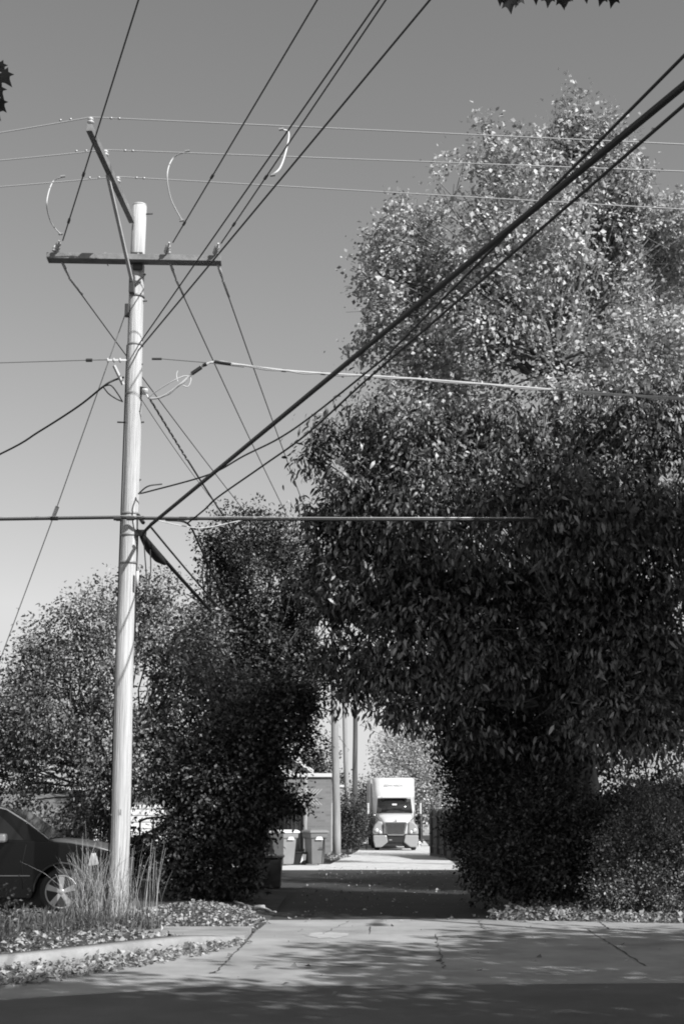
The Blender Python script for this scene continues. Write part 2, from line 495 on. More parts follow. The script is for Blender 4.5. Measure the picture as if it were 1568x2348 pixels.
# leaf litter: nobody could count it
LITTER = leafmat('dry_leaf', .12, .52, .7, .2, .15)
def litter(name, poly, n, size=.075, zf=lambda x, y: .01, m=LITTER, shape='small', dens=None, tilt=.5, lift=.03):
    xs = [p[0] for p in poly]; ys = [p[1] for p in poly]
    out = []
    while len(out) < n:
        x = random.uniform(min(xs), max(xs)); y = random.uniform(min(ys), max(ys)); c = False
        for i in range(len(poly)):
            x1, y1 = poly[i]; x2, y2 = poly[i - 1]
            if (y1 > y) != (y2 > y) and x < (x2 - x1) * (y - y1) / (y2 - y1) + x1: c = not c
        if c and (dens is None or random.random() < dens(x, y)): out.append((x, y, zf(x, y) + random.random() ** 2 * lift))
    pos = np.array(out); n = len(pos)
    a = rng.normal(size=(n, 3)); a[:, 2] *= tilt
    nr = rng.normal(size=(n, 3)) * tilt + np.array([0, 0, 1])
    o = leaf_mesh(name, pos, a, nr, size * (.35 + 1.3 * rng.random(n) ** 1.6), m, None, shape, .8, curl=.5)
    o['kind'] = 'stuff'
    return o
def stain(x, y, rx, ry, m, name='pavement_stain', z=.0075):
    mb = MB(); n = 26; ph = random.random() * 6
    mb.add([(x + rx * math.cos(2 * math.pi * i / n) * (1 + .22 * math.sin(3 * i + ph) + .12 * math.sin(7 * i)), y + ry * math.sin(2 * math.pi * i / n) * (1 + .2 * math.sin(2 * i + ph)), z) for i in range(n)], [tuple(range(n))])
    o = mb.build(name, m, fixn=False); o['kind'] = 'structure'
ST1 = mat('stain_dark', .2, .8, var=.3, scale=2); ST2 = mat('stain_pale', .42, .9, var=.2, scale=3)
stain(.55, 17.6, .35, .5, ST1); stain(1.9, 20.0, .5, .3, ST1, z=.0078); stain(-.2, 20.2, .28, .5, ST2, z=.0081); stain(.1, 16.2, .25, .2, ST1, z=.0084)
patch = lambda x, y: .35 + .65 * (math.sin(x * 5.1 + 2 * math.sin(y * 3)) * math.sin(y * 4.3 + x) > -.2)
gut = [(p[0] + .13, p[1] - .22) for p in kps] + [(-1.15, 18.9), (-1.6, 17.4), (-2.2, 15.9), (-3.0, 14.3), (-4.6, 13.0), (-14, 10)]
tag(litter('gutter_leaves', gut, 9000, .055, lambda x, y: .012, dens=patch, lift=.06), 'dry fallen leaves heaped in the gutter below the kerb', 'fallen leaves')
tag(litter('verge_leaves', verge_in[:-5] + [(-2.3, 19.2), (-2.75, 19.6), (-2.9, 20.9), (-14, 20.9)], 15000, .058, lambda x, y: .088, lift=.06), 'fallen leaves on the strip between kerb and sidewalk', 'fallen leaves')
tag(litter('bank_leaves', [(-9, 20.95), (-1.25, 20.95), (-1.1, 22.4), (-1.6, 24.6), (-9, 25)], 14000, .05, lambda x, y: vz(x, y) + .01, lift=.03), 'small pale leaves covering the low mound behind the sidewalk', 'fallen leaves')
tag(litter('hedge_leaves', [(2.3, 23.1), (5.0, 22.35), (9, 22.0), (9, 23.6), (5, 24.3), (2.9, 24.6)], 9000, .075, lambda x, y: rz_(x, y) + .01, lift=.12), 'curled dry leaves along the foot of the right hedge', 'fallen leaves')
tag(litter('alley_leaves', [(-1.0, 22.6), (3.2, 22.6), (3.7, 46), (-.6, 46)], 600, .05, lambda x, y: .008, lift=.01), 'loose leaves scattered on the shaded alley', 'fallen leaves')
tag(litter('apron_leaves', [(-2, 13.5), (5, 14), (8, 22), (-1.1, 22)], 60, .07, lambda x, y: .012, lift=.01), 'few single leaves lying on the concrete apron', 'fallen leaves')
tag(litter('pole_foot_leaves', [(-1.2, 49.6), (.35, 62), (-.5, 62), (-2, 52)], 1800, .1, lambda x, y: .01 - max(0, y - 50) * .0103, lift=.15), 'weeds and leaves at the foot of the alley poles', 'weeds')

# tall dry grass round the pole, blades
def blades(name, cx, cy, rx, ry, n, h0, h1, m, lean=.25, w=.0055, z=.08, parent=None, seed=None):
    V = []; Fc = []; tone = []
    for i in range(n):
        t = random.uniform(0, 2 * math.pi); r = random.random() ** .6
        bx = cx + math.cos(t) * r * rx; by = cy + math.sin(t) * r * ry
        h = random.uniform(h0, h1) * (1.1 - .4 * r); la = random.uniform(0, 2 * math.pi); ll = abs(random.gauss(0, lean)) * h
        dx, dy = math.cos(la) * ll, math.sin(la) * ll
        wa = random.uniform(0, math.pi); wx, wy = math.cos(wa) * w, math.sin(wa) * w
        b = len(V); K = 5
        for k in range(K):
            u = k / (K - 1); ww = (1 - u * .8) * (1.0 if u < .7 or random.random() < .5 else 1.9)
            c = (bx + dx * u ** 2, by + dy * u ** 2, z + h * (u - .18 * lean * u * u * (ll / h if h else 0) * 4))
            V += [(c[0] + wx * ww, c[1] + wy * ww, c[2]), (c[0] - wx * ww, c[1] - wy * ww, c[2])]
        for k in range(K - 1): Fc.append((b + 2 * k, b + 2 * k + 1, b + 2 * k + 3, b + 2 * k + 2)); tone.append(0)
        tt = random.random(); tone[-(K - 1):] = [tt] * (K - 1)
    me = bpy.data.meshes.new(name); me.from_pydata(V, [], Fc)
    at = me.attributes.new('tone', 'FLOAT', 'FACE'); at.data.foreach_set('value', np.array(tone, dtype=np.float32))
    me.materials.append(m)
    o = bpy.data.objects.new(name, me); COL.objects.link(o)
    return o
STRAW = leafmat('straw_grass', .2, .5, .7, .2, .2)
WEED = leafmat('green_weed', .05, .2, .7, .2, .2)
tag(blades('tall_grass', -3.74, 21.9, .34, .22, 260, .4, 1.4, STRAW, .34), 'tall dry straw grass in front of the car beside the pole', 'grass', kind='stuff')
tag(blades('pole_grass', -3.42, 21.75, .55, .2, 150, .4, .95, STRAW, .3), 'short dry grass tufts round the pole foot', 'grass', kind='stuff')
tag(blades('seed_grass', -3.05, 22.0, .42, .2, 40, 1.0, 1.5, STRAW, .16), 'sparse tall seed stalks to the right of the pole', 'grass', kind='stuff')
tag(blades('low_weeds', -3.95, 20.5, 1.45, 1.0, 2600, .08, .4, WEED, 1.1, .01), 'tangled low weeds in front of the pole', 'weeds', kind='stuff')
tag(blades('kerb_weeds', -5.1, 18.4, 1.2, 1.8, 2600, .1, .5, WEED, 1.0, .012), 'dark rough weeds at the left edge by the kerb', 'weeds', kind='stuff')
tag(blades('lawn_grass', -6.5, 24.5, 4.5, 2.2, 6000, .03, .1, WEED, .8, .012, z=.03), 'short rough lawn under the parked car', 'grass', kind='stuff')

# ================================================================== THE BIG UTILITY POLE
POLEW = mat('pole_wood', .52, .85, var=.32, scale=16, bump=.8, bscale=40, stretch=(1.6, 1.6, .045))
ARMW = mat('arm_wood', .22, .85, var=.3, scale=4, bump=.3, bscale=20)
DARKM = mat('dark_metal', .05, .5, metal=.3)
PORC = mat('porcelain', .55, .25, var=.1, scale=8)
GALV = mat('galvanised', .45, .45, metal=.6, var=.2, scale=10)
BLK = mat('black_rubber', .018, .55)
WIREL = mat('bare_conductor', .5, .4, metal=.4)
WIREM = mat('aged_conductor', .07, .6)
PB = Vector((-3.41, 22.45, 0))
pole = empty('utility_pole', PB, 'big pale wooden utility pole with crossarm standing in dry grass', 'utility pole', 'utility poles')
def lp(pts): return [Vector(p) - PB for p in pts]
mb = MB()
H = 11.66
pts = [(0, 0, -.1)] + [(.012 * math.sin(i * .9), .01 * math.cos(i), H * i / 14) for i in range(15)]
mb.tube(pts, [.155] + [.152 - .034 * i / 14 for i in range(15)], 28)
mb.lathe([(.118, H - .002), (.112, H + .03), (.07, H + .045), (.0, H + .05)], 20)
mb.build('shaft', POLEW, pole)
top = lambda z: PB + Vector((0, 0, z))
rad = lambda z: .152 - .034 * z / H
# crossarm
AZ = 10.72; AY = -.19
mb = MB(); 
a = P(110, 591, 22.2) - PB; b = P(508, 598, 22.32) - PB
mb.beam(a, b, .24, .10)
ca = mb.build('crossarm', ARMW, pole, bevel=.006)
def insul(mbp, mbm, base, h=.16, r=.055):
    bx, by, bz = base
    mbm.tube([(bx, by, bz - .06), (bx, by, bz + .07)], .012, 6)
    mbp.lathe([(.028, .04), (r * .75, .05), (r, .06), (r, .075), (.03, .09), (.03, .1), (r * .85, .105), (r * .85, .12), (.025, .135), (.028, h), (.0, h + .01)], 14, (bx, by, bz))
def armt(t): return a.lerp(b, t)
ins_xy = []
for t in (.04, .69, .965):
    p = armt(t) + Vector((0, 0, .06)); ip = MB(); im = MB(); insul(ip, im, (p.x, p.y, p.z), .15, .05)
    io = ip.build('insulator', PORC, ca); im.build('pin', DARKM, io)
    ins_xy.append(PB + p + Vector((0, 0, .15)))
for t in (.33, .52):
    p = armt(t); mm = MB(); mm.tube([(p.x, p.y - .07, p.z), (p.x, p.y + .3, p.z)], .012, 6); mm.box((p.x, p.y - .058, p.z), (.05, .012, .05)); mm.box((p.x, p.y, p.z + .085), (.03, .03, .05))
    mm.build('bolt', GALV, ca)
# dead end hardware under the arm (away from the viewer)
de_pts = []
for t in (.075, .70, .975):
    p = armt(t); mm = MB(); e = p + Vector((.06, .5, -.16))
    mm.tube([p + Vector((0, .05, -.03)), p + Vector((.03, .25, -.08)), e], [.018, .03, .014], 8)
    mm.build('strain_insulator', PORC, ca); de_pts.append(PB + e)
# strain clamps on the front
for t in (.055, .68, .96):
    p = armt(t); mm = MB()
    mm.tube([p + Vector((-.02, .02, .04)), p + Vector((.05, -.15, .12)), p + Vector((.09, -.33, .17))], [.02, .03, .012], 7)
    for k in range(3):
        q = p + Vector((.02 + .02 * k, -.12 - .06 * k, .1 + .02 * k)); mm.lathe([(.01, -.012), (.045, -.008), (.045, .008), (.01, .012)], 10, q, 'y')
    mm.build('strain_clamp', GALV, ca)
# gain block; dark box below it stands for the brace bolt shadow
mm = MB(); mm.box((0, -.15, AZ - .05), (.2, .06, .2)); mm.box((0.02, -.14, AZ - .2), (.16, .07, .1)); mm.build('gain_block_and_shadow', DARKM, pole, bevel=.01)
# alley arm towards the street
t0 = P(303, 505, 22.3) - PB; t1 = P(205, 292, 19.3) - PB
mb = MB(); mb.beam(t0, t1, .09, .115); aa = mb.build('side_arm', ARMW, pole, bevel=.006)
t0e = t0
side_ins = []
for f_ in (.975, .655, .37):
    p = t0.lerp(t1, f_) + Vector((0, 0, .055)); ip = MB(); im = MB(); insul(ip, im, p, .14, .052)
    io = ip.build('insulator', PORC, aa); im.build('pin', DARKM, io); side_ins.append(PB + p + Vector((0, 0, .15)))
mb = MB(); q0 = P(247, 400, 20.65) - PB; q1 = P(303, 645, 22.25) - PB
mb.beam(q0, q1, .05, .06); mb.build('arm_brace', mat('brace_wood', .42, .8, var=.2, scale=6), pole, bevel=.004)
mm = MB(); mm.box(tuple(q1 + Vector((0, .02, -.05))), (.09, .1, .3)); mm.beam(q1 + Vector((.02, 0, -.08)), q1 + Vector((.22, .02, .14)), .03, .03)
mm.build('brace_bracket', DARKM, pole, bevel=.008)
# small hardware: rungs, bands, brackets
def on(px, py, Y=22.3): return P(px, py, Y) - PB
mm = MB()
for (px, py, l) in ((345, 490, .16), (332, 690, .1), (275, 968, -.14), (325, 968, .09), (272, 1190, -.2), (270, 1320, -.08), (322, 780, .08), (322, 835, .07), (318, 1100, .07), (300, 700, -.08)):
    p = on(px, py, 22.42); mm = MB(); mm.tube([(0, p.y + .03, p.z), (p.x + (.04 if l > 0 else -.04), p.y, p.z)], .013, 6)
    mm.build('step_bolt', DARKM, pole)
mm = MB()
for z in (10.05, 9.2, 8.35, 6.35, 6.0, 5.55):
    mm = MB(); mm.lathe([(rad(z) + .001, z - .02), (rad(z) + .008, z - .018), (rad(z) + .008, z + .018), (rad(z) + .001, z + .02)], 24)
    mm.build('band', mat('weathered_band', .3, .6, metal=.4), pole)
mm = MB(); p = on(292, 712, 22.35); mm.box(tuple(p), (.07, .09, .22)); mm.build('guy_bracket', DARKM, pole, bevel=.01)
mm = MB(); p0 = on(262, 838, 22.3); p1 = on(283, 882, 22.42); mm.beam(p0, p1, .05, .035); p2 = on(248, 826, 22.3); mm.beam(p2, on(290, 826, 22.4), .03, .03)
for k in range(3):
    q = p2.lerp(on(290, 826, 22.4), k / 3); mm.lathe([(.005, -.012), (.04, -.01), (.04, .01), (.005, .012)], 8, q, 'x')
mm.build('neutral_bracket', PORC, pole)
mm = MB(); p = on(333, 898, 22.35); mm.lathe([(.01, -.05), (.05, -.045), (.045, 0), (.055, .01), (.05, .045), (.01, .05)], 12, p); mm.build('spool_insulator', PORC, pole)
for (u_, v_, w_, h_) in ((on(316, 893, 22.4), on(334, 897, 22.35), .03, .12), (on(316, 1180, 22.4), on(330, 1200, 22.3), .05, .05), (on(312, 1222, 22.36), on(335, 1222, 22.3), .06, .1), (on(266, 1190, 22.3), on(280, 1190, 22.3), .1, .05)):
    mm = MB(); mm.beam(u_, v_, w_, h_); mm.build('cable_bracket', DARKM, pole, bevel=.006)
# ground wire moulding down the dark side
mm = MB(); mm.tube([(-rad(0) - .006, -.02, .0), (-rad(6) - .006, -.02, 6.), (-rad(9.2) - .006, -.02, 9.2)], .012, 6); mm.tube([(rad(3) + .004, -.03, 4.3), (rad(6) + .006, -.03, 6.1)], .012, 6)
mm.build('ground_wire', DARKM, pole)
mm = MB(); p = on(300, 1440, 22.3); mm.tube([on(316, 1310, 22.32), on(315, 1345, 22.32)], .025, 8); mm.build('cable_guard', mat('pvc', .6, .5), pole)
mm = MB(); mm.box((.01, -.148, 1.65), (.05, .006, .09)); mm.build('number_tag', GALV, pole)

# ------------------------------------------------------------------ wires
def catmull(pts, k=10):
    pts = [Vector(p) for p in pts]
    if len(pts) == 2: return pts
    q = [pts[0] * 2 - pts[1]] + pts + [pts[-1] * 2 - pts[-2]]; out = []
    for i in range(1, len(q) - 2):
        for s in range(k):
            t = s / k; a_, b_, c_, d_ = q[i - 1], q[i], q[i + 1], q[i + 2]
            out.append(.5 * ((2 * b_) + (c_ - a_) * t + (2 * a_ - 5 * b_ + 4 * c_ - d_) * t * t + (3 * b_ - a_ - 3 * c_ + d_) * t ** 3))
    return out + [pts[-1]]
def sagline(a, b, sag, n=24):
    a = Vector(a); b = Vector(b)
    return [a.lerp(b, i / n) - Vector((0, 0, sag * 4 * (i / n) * (1 - i / n))) for i in range(n + 1)]
def wire(name, pts, r, m, label, cat='cable', group=None, n=7, parent=None):
    mb = MB(); c = Vector(pts[0])
    mb.tube(pts, r, n)
    o = mb.build(name, m, parent, fixn=False)
    if parent is None: tag(o, label, cat, group)
    return o
def extend(a, b, Yend):
    a = Vector(a); b = Vector(b); t = (Yend - a.y) / (b.y - a.y); return a.lerp(b, t)
GP = 'street power lines along the top of the pole'
for (ins, lpx, rpy, lab) in ((side_ins[0], 289, 331, 'topmost of the three pale power wires crossing the sky'), (side_ins[1], 353, 393, 'middle of the three pale power wires crossing the sky'), (side_ins[2], 414, 480, 'lowest of the three pale power wires crossing the sky')):
    Lp = P(0, lpx, ins.y + .0); Rp = P(1568, rpy, ins.y + .0)
    Lf = ins + (Lp - ins) * 8 ; Rf = ins + (Rp - ins) * 4
    pts = sagline(Lf, ins, .25, 20) + sagline(ins, Rf, .0, 20)[1:]
    w = wire('power_wire', pts, .0095, WIREL, lab, 'power wire', GP)
    for dx in (-.45, -.3, .3, .42):
        q = ins + (Rp - ins).normalized() * dx if dx > 0 else ins + (Lp - ins).normalized() * -dx
        mb = MB(); mb.lathe([(.004, -.02), (.018, -.015), (.018, .015), (.004, .02)], 8, q, 'x'); mb.build('tie', GALV, w, fixn=False)
GT = 'wires from the pole crossing overhead towards the street side'
# towards the viewer: rising over the street to a pole behind (outside the picture)
def out_over(p0, px, py, z1, Yend=-12):
    # second point at the picture edge at height z1
    u = (px - 784) / F; v = (1174 - py) / F; s = (z1 - CAMZ) / (ST + v * CT); q = Vector((u * s, (CT - v * ST) * s, z1))
    return sagline(p0, extend(p0, q, Yend), .0, 20), q
for (t, px, z1, lab) in ((.075, 318, 10.95, 'thin dark wire rising from the left end of the crossarm'), (.70, 727, 10.95, 'dark wire rising from the insulator right of the pole top'), (.975, 884, 10.95, 'dark wire rising from the right end of the crossarm')):
    p0 = PB + armt(t) + Vector((.09, -.33, .17)); pts, q = out_over(p0, px, 0, z1)
    w = wire('crossing_wire', pts, .011, WIREM, lab, 'power wire', GT)
    for f_ in (.07, .022):
        c = Vector(pts[0]).lerp(Vector(pts[-1]), f_); d = (Vector(pts[1]) - Vector(pts[0])).normalized()
        mb = MB(); mb.tube([c - d * .07, c + d * .07], .022, 7); mb.build('splice', WIREM, w, fixn=False)
p0 = PB + on(318, 803, 22.35); pts, q = out_over(p0, 985, 0, 10.4); wire('span_guy', pts, .013, WIREM, 'dark guy strand rising to the right from mid pole, lower of two', 'guy wire', GT)
p0 = PB + on(322, 785, 22.35); pts, q = out_over(p0, 869, 0, 10.6); wire('span_guy', pts, .011, WIREM, 'dark guy strand rising from mid pole behind the crossarm', 'guy wire', GT)
# thick black bundle towards upper right
p0 = P(326, 1225, 22.2); pts, q = out_over(P(345, 1205, 22.1), 1568, 196, 6.35)
bund = wire('cable_bundle', [p0] + pts, .027, BLK, 'thick black cable bundle running from the pole to the upper right', 'cable')
p2, q2 = out_over(P(345, 1202, 22.05) , 1568, 190, 6.42); wire('strand', p2, .016, BLK, None, parent=bund)
# second cable: from (480,1160) slack then following the bundle
A_ = P(470, 1168, 21.6)
pts = catmull([P(430, 1200, 22.4), A_, P(500, 1140, 21.3), P(600, 1070, 20.2), P(700, 998, 18.9), P(830, 880, 16.6)], 8)
qq = P(1568, 240, 9.2); pts += [Vector(pts[-1]).lerp(qq, i / 12) for i in range(1, 13)] + [extend(pts[-1], qq, -8)]
wire('lower_cable', pts, .014, BLK, 'thinner black cable running just below the thick bundle', 'cable')
pts = catmull([P(318, 1132, 22.3), P(345, 1126, 22.0), P(480, 1088, 21.2), P(560, 1045, 20.2), P(640, 1005, 18.9), P(720, 950, 17.8), P(880, 822, 15.6)], 8)
qq = P(1568, 127, 9.0); pts += [Vector(pts[-1]).lerp(qq, i / 12) for i in range(1, 13)] + [extend(pts[-1], qq, -8)]
wire('upper_cable', pts, .013, BLK, 'thin black cable joining the bundle and running above it at right', 'cable')
wire('short_cable', catmull([P(318, 1132, 22.3), P(340, 1115, 22.2), P(372, 1110, 22.3)], 6), .012, BLK, 'short loose cable end on the right of the pole', 'cable')
# comm line straight across
pts = [P(-900, 1196, 21.5), P(0, 1191, 22.1), P(272, 1187, 22.26), P(320, 1189, 22.2), P(500, 1190, 22.4), P(784, 1192, 22.4), P(1130, 1192, 22.3), P(1250, 1192, 23.0), P(1700, 1190, 26)]
cl = wire('street_cable', pts, .022, BLK, 'black cable crossing level past the pole into the leaves', 'cable')
wire('messenger', [p + Vector((0, -.01, .032)) for p in pts], .009, WIREL, None, parent=cl)
mb = MB()
for px in (125, 270, 300, 420, 445):
    q = P(px, 1189, 22.2); mb = MB(); mb.tube([q - Vector((.06, 0, 0)), q + Vector((.06, 0, 0))], .032, 8)
    mb.build('clamp', DARKM, cl, fixn=False)
# white service bundle
wp = [P(337, 905, 22.3), P(345, 914, 22.2), P(375, 908, 22.1), P(415, 880, 22.0), P(445, 853, 22.0), P(470, 836, 22.0), P(500, 829, 22.0), P(540, 835, 22.0), P(650, 849, 21.9), P(740, 856, 21.9), P(850, 862, 21.8), P(1000, 872, 21.7), P(1200, 888, 21.5), P(1400, 903, 21.2), P(1600, 915, 21.0), P(2400, 960, 20.6)]
PALE = mat('pale_insulation', .62, .5)
ww = catmull(wp, 8)
wc = wire('white_service_cable', ww, .017, PALE, 'white service cable curving right from the pole with dark tape bands', 'cable')
wire('second_strand', [p + Vector((0, -.02, -.022 + .012 * math.sin(i * .9))) for i, p in enumerate(ww)][14:], .011, WIREL, None, parent=wc)
for (x0, y0, x1, y1, r) in ((440, 857, 462, 842, .034), (492, 829, 530, 835, .026), (645, 849, 656, 850, .026), (735, 856, 746, 857, .026), (466, 838, 474, 835, .03)):
    mb = MB(); mb.tube([P(x0, y0, 21.98), P(x1, y1, 21.98)], r, 8); mb.build('tape_band', BLK, wc, fixn=False)
wire('jumper_loop', catmull([P(340, 912, 22.2), P(365, 893, 22.1), P(400, 872, 22), P(425, 862, 22), P(438, 868, 22), P(432, 886, 22), P(420, 884, 22)], 6), .009, PALE, None, parent=wc)
wire('jumper_loop', catmull([P(408, 875, 22), P(405, 860, 22), P(408, 850, 22)], 4), .008, PALE, None, parent=wc)
# thin level neutral left and right
wire('thin_neutral', [P(-500, 836, 22.3), P(0, 832, 22.3), P(200, 826, 22.3), P(250, 825, 22.3)], .006, WIREM, 'very thin wire running level to the left edge of the sky', 'wire')
wire('thin_right_neutral', [P(350, 822, 22.5), P(372, 823, 22.5), P(480, 832, 22.6), P(560, 842, 22.6)], .006, WIREM, 'very thin wire stub right of the pole above the service cable', 'wire')
for (px, py, Y, l_, r_, par) in ((205, 826, 22.3, .05, .03, 'thin_neutral'), (360, 823, 22.5, .08, .02, 'thin_right_neutral')):
    q = P(px, py, Y); mb = MB(); mb.tube([q - Vector((l_, 0, 0)), q + Vector((l_, 0, 0))], r_, 8); mb.build('splice_sleeve', DARKM, bpy.data.objects[par], fixn=False)
# cable down left
lc = catmull([P(285, 865, 22.4), P(262, 872, 22.4), P(238, 886, 22.4), P(180, 932, 22.8), P(90, 990, 23.4), P(0, 1042, 24), P(-300, 1180, 26)], 6)
c1 = wire('left_service_cable', lc, .017, BLK, 'dark twisted cable sloping down from the pole to the left edge', 'cable')
wire('drip_loop', catmull([P(238, 886, 22.4), P(255, 884, 22.3), P(272, 905, 22.3), P(282, 922, 22.35)], 6), .011, BLK, None, parent=c1)
wire('drip_loop', catmull([P(238, 888, 22.4), P(250, 903, 22.3), P(268, 915, 22.3), P(282, 921, 22.35)], 6), .011, BLK, None, parent=c1)
# down guy
ga = P(290, 714, 22.4); gb = Vector((-8.6, 29.5, 0))
w = wire('down_guy', [ga, P(128, 1172, 23.9), gb], .0095, WIREL, 'pale guy wire slanting from the pole down behind the left tree', 'guy wire')
mb = MB(); q = P(128, 1172, 23.9); mb.tube([q + Vector((-.03, 0, -.1)), q + Vector((.03, 0, .08))], .035, 8); mb.build('guy_insulator', PORC, w, fixn=False)
# jumpers between street wires and crossarm wires
def jump(pts, lab, r=.010): return wire('jumper_wire', catmull(pts, 8), r, PALE, lab, 'jumper wire', 'curved jumper wires at the pole top')
yA = side_ins[2].y; yB = side_ins[1].y; yC = side_ins[0].y
JW = []
j = jump([P(148, 405, yA), P(122, 417, yA + .2), P(108, 465, 21), P(118, 510, 21.6), P(140, 538, 21.9)], 'curved pale jumper above the left end of the crossarm')
j = jump([P(430, 347, yB), P(398, 362, yB + .2), P(384, 400, 20.4), P(392, 455, 20.6), P(417, 505, 20.9)], 'curved pale jumper to the right of the pole top')
j = jump([P(648, 297, yC), P(662, 305, yC), P(656, 345, yC - .2), P(642, 385, 18.4), P(622, 403, 18.3)], 'short thick white jumper high among the rising wires', .014)
JW = [o for o in bpy.data.objects if o.name.startswith('jumper_wire')]
for k, (px, py, Y) in enumerate(((145, 405, yA), (140, 537, 21.9), (430, 347, yB), (417, 506, 20.9), (645, 297, yC), (625, 402, 18.3))):
    q = P(px, py, Y); mb = MB(); mb.tube([q - Vector((.035, 0, 0)), q + Vector((.035, 0, .01))], .022, 7)
    mb.build('clamp', GALV, JW[k // 2], fixn=False)

# ================================================================== ALLEY POLES
def far_pole(px, pyb, Y, h, r, label, m, lean=0, arm=None):
    b = P(px, 1870 + F * 1.6 / Y, Y); b.z = 0
    root = empty('utility_pole', b, label, 'utility pole', 'utility poles')
    mb = MB(); n = 10
    mb.tube([(lean * i / n + .02 * math.sin(i), 0, -.5 + (h + .5) * i / n) for i in range(n + 1)], [r - r * .3 * i / n for i in range(n + 1)], 18)
    mb.build('shaft', m, root)
    if arm:
        mb = MB(); mb.beam((lean - 1.3, -.15, arm), (lean + 1.3, -.15, arm), .1, .12); ao = mb.build('crossarm', ARMW, root)
        for k in (-1.15, -.6, .6, 1.15):
            ip = MB(); ip.lathe([(.03, 0), (.06, .05), (.05, .12), (.03, .17)], 8, (lean + k, -.15, arm + .06)); ip.build('insulator', PORC, ao)
        mb = MB(); mb.beam((lean - .6, -.15, arm - .08), (lean, -.12, arm - .6), .03, .03); mb.beam((lean + .6, -.15, arm - .08), (lean, -.12, arm - .6), .03, .03); mb.build('arm_brace', GALV, root)
    return root
PW2 = mat('alley_pole_wood', .3, .85, var=.3, scale=4, bump=.3, bscale=20, stretch=(1.5, 1.5, .15))
PW3 = mat('dark_pole_wood', .09, .85, var=.35, scale=4, bump=.3, bscale=20, stretch=(1.5, 1.5, .15))
p2 = far_pole(772, 1955, 60.5, 12.5, .175, 'pale alley pole beside the brick garage wall', PW2, -.16, 10.7)
p3 = far_pole(800, 1945, 78, 11, .15, 'slender pale alley pole between the two stouter alley poles', PW2, -.35, 9.8)
p4 = far_pole(815, 1935, 86, 8.9, .18, 'dark alley pole just left of the white truck', PW3, -.02, 8.5)
for (pt, dx, tgt, lab) in ((de_pts[0], 0, P(735, 1376, 60.4), 'thin wire from the left crossarm end away down the alley'), (de_pts[1], 0, P(762, 1376, 60.4), 'thin wire from right of the pole away down the alley'), (de_pts[2], 0, P(785, 1376, 60.4), 'thin wire from the right crossarm end away down the alley')):
    w = wire('alley_wire', sagline(pt, tgt, .25), .011, WIREM, lab, 'power wire', 'wires running away along the alley')
    c = Vector(pt).lerp(Vector(tgt), .02); mb = MB(); mb.tube([pt, c], .024, 7); mb.build('dead_end', GALV, w, fixn=False)
t1_ = P(767, 1504, 60.4); aw = wire('alley_service_cable', sagline(P(338, 904, 22.3), t1_, .5), .018, WIREM, 'twisted cable from below the spool insulator away down the alley', 'cable')
sp_ = sagline(P(338, 904, 22.3), t1_, .5)
for k in range(12):
    q = Vector(sp_[0]).lerp(Vector(sp_[1]), k / 5.); mb = MB(); mb.tube([q, q + (Vector(sp_[1]) - Vector(sp_[0])) * .06], .026, 6); mb.build('lashing', WIREL, aw, fixn=False)
ac = wire('alley_bundle', sagline(P(326, 1225, 22.4), P(766, 1635, 60.4), .45), .035, BLK, 'thick black bundle from the pole away down the alley with splice case', 'cable')
sp_ = sagline(P(326, 1225, 22.4), P(766, 1635, 60.4), .45, 60)
mb = MB(); mb.tube([sp_[0] + Vector((0, 0, -.04)), sp_[1] + Vector((.02, -.1, -.1)), sp_[2] + Vector((.02, -.1, -.11)), sp_[3] + Vector((0, -.05, -.06))], [.04, .085, .08, .03], 10)
for k in range(5): mb.tube([sp_[1] + Vector((.03 + .012 * k, -.16, -.05 - .015 * k)), sp_[2] + Vector((.05, -.15, -.12 + .01 * k))], .022, 6)
mb.build('splice_case', BLK, ac, fixn=False)
wire('alley_cable', sagline(P(346, 1208, 22.4), P(764, 1600, 60.4), .55), .018, WIREM, 'dark cable just above the thick alley bundle', 'cable')
wire('drop_cable', catmull([P(380, 1192, 22.4), P(430, 1200, 22.6), P(455, 1245, 24), P(480, 1300, 25.5), P(520, 1380, 27.5)], 6), .018, BLK, 'short dark drop cable going down into the tree right of the pole', 'cable')
wire('slack_wire', catmull([P(355, 1192, 22.4), P(420, 1206, 22.6), P(470, 1210, 23), P(540, 1196, 24), P(600, 1185, 25)], 6), .008, PALE, 'thin pale slack wire hanging under the level cable', 'wire')
wire('pole_loop', catmull([P(330, 1235, 22.3), P(334, 1290, 22.3), P(338, 1330, 22.3), P(346, 1310, 22.3), P(345, 1260, 22.3)], 6), .01, BLK, 'thin black loop hanging beside the pole above the tree', 'cable')
wire('thin_branch_wire', sagline(P(318, 905, 22.4), P(600, 1270, 35), .2), .006, WIREM, 'hair thin wire beside the twisted alley cable', 'wire')
# far wires near alley poles
Fw = 'thin wires between the far alley poles'
wire('far_wire', sagline(P(826, 1662, 86), P(1000, 1730, 80), .1), .012, WIREM, 'thin far wire slanting right from the dark alley pole', 'wire', Fw)
wire('far_loop', catmull([P(824, 1664, 86), P(838, 1655, 86), P(854, 1650, 86), P(862, 1625, 86), P(862, 1600, 86)], 5), .014, WIREM, 'thin hanging loop right of the dark alley pole', 'wire', Fw)
wire('far_loop_small', catmull([P(838, 1655, 86), P(852, 1640, 86), P(852, 1600, 86)], 5), .014, WIREM, 'shorter hanging loop right of the dark alley pole', 'wire', Fw)
wire('far_wire_left', sagline(P(735, 1620, 70), P(800, 1720, 79), .1), .014, WIREM, 'thin far wire slanting behind the pale alley pole', 'wire', Fw)

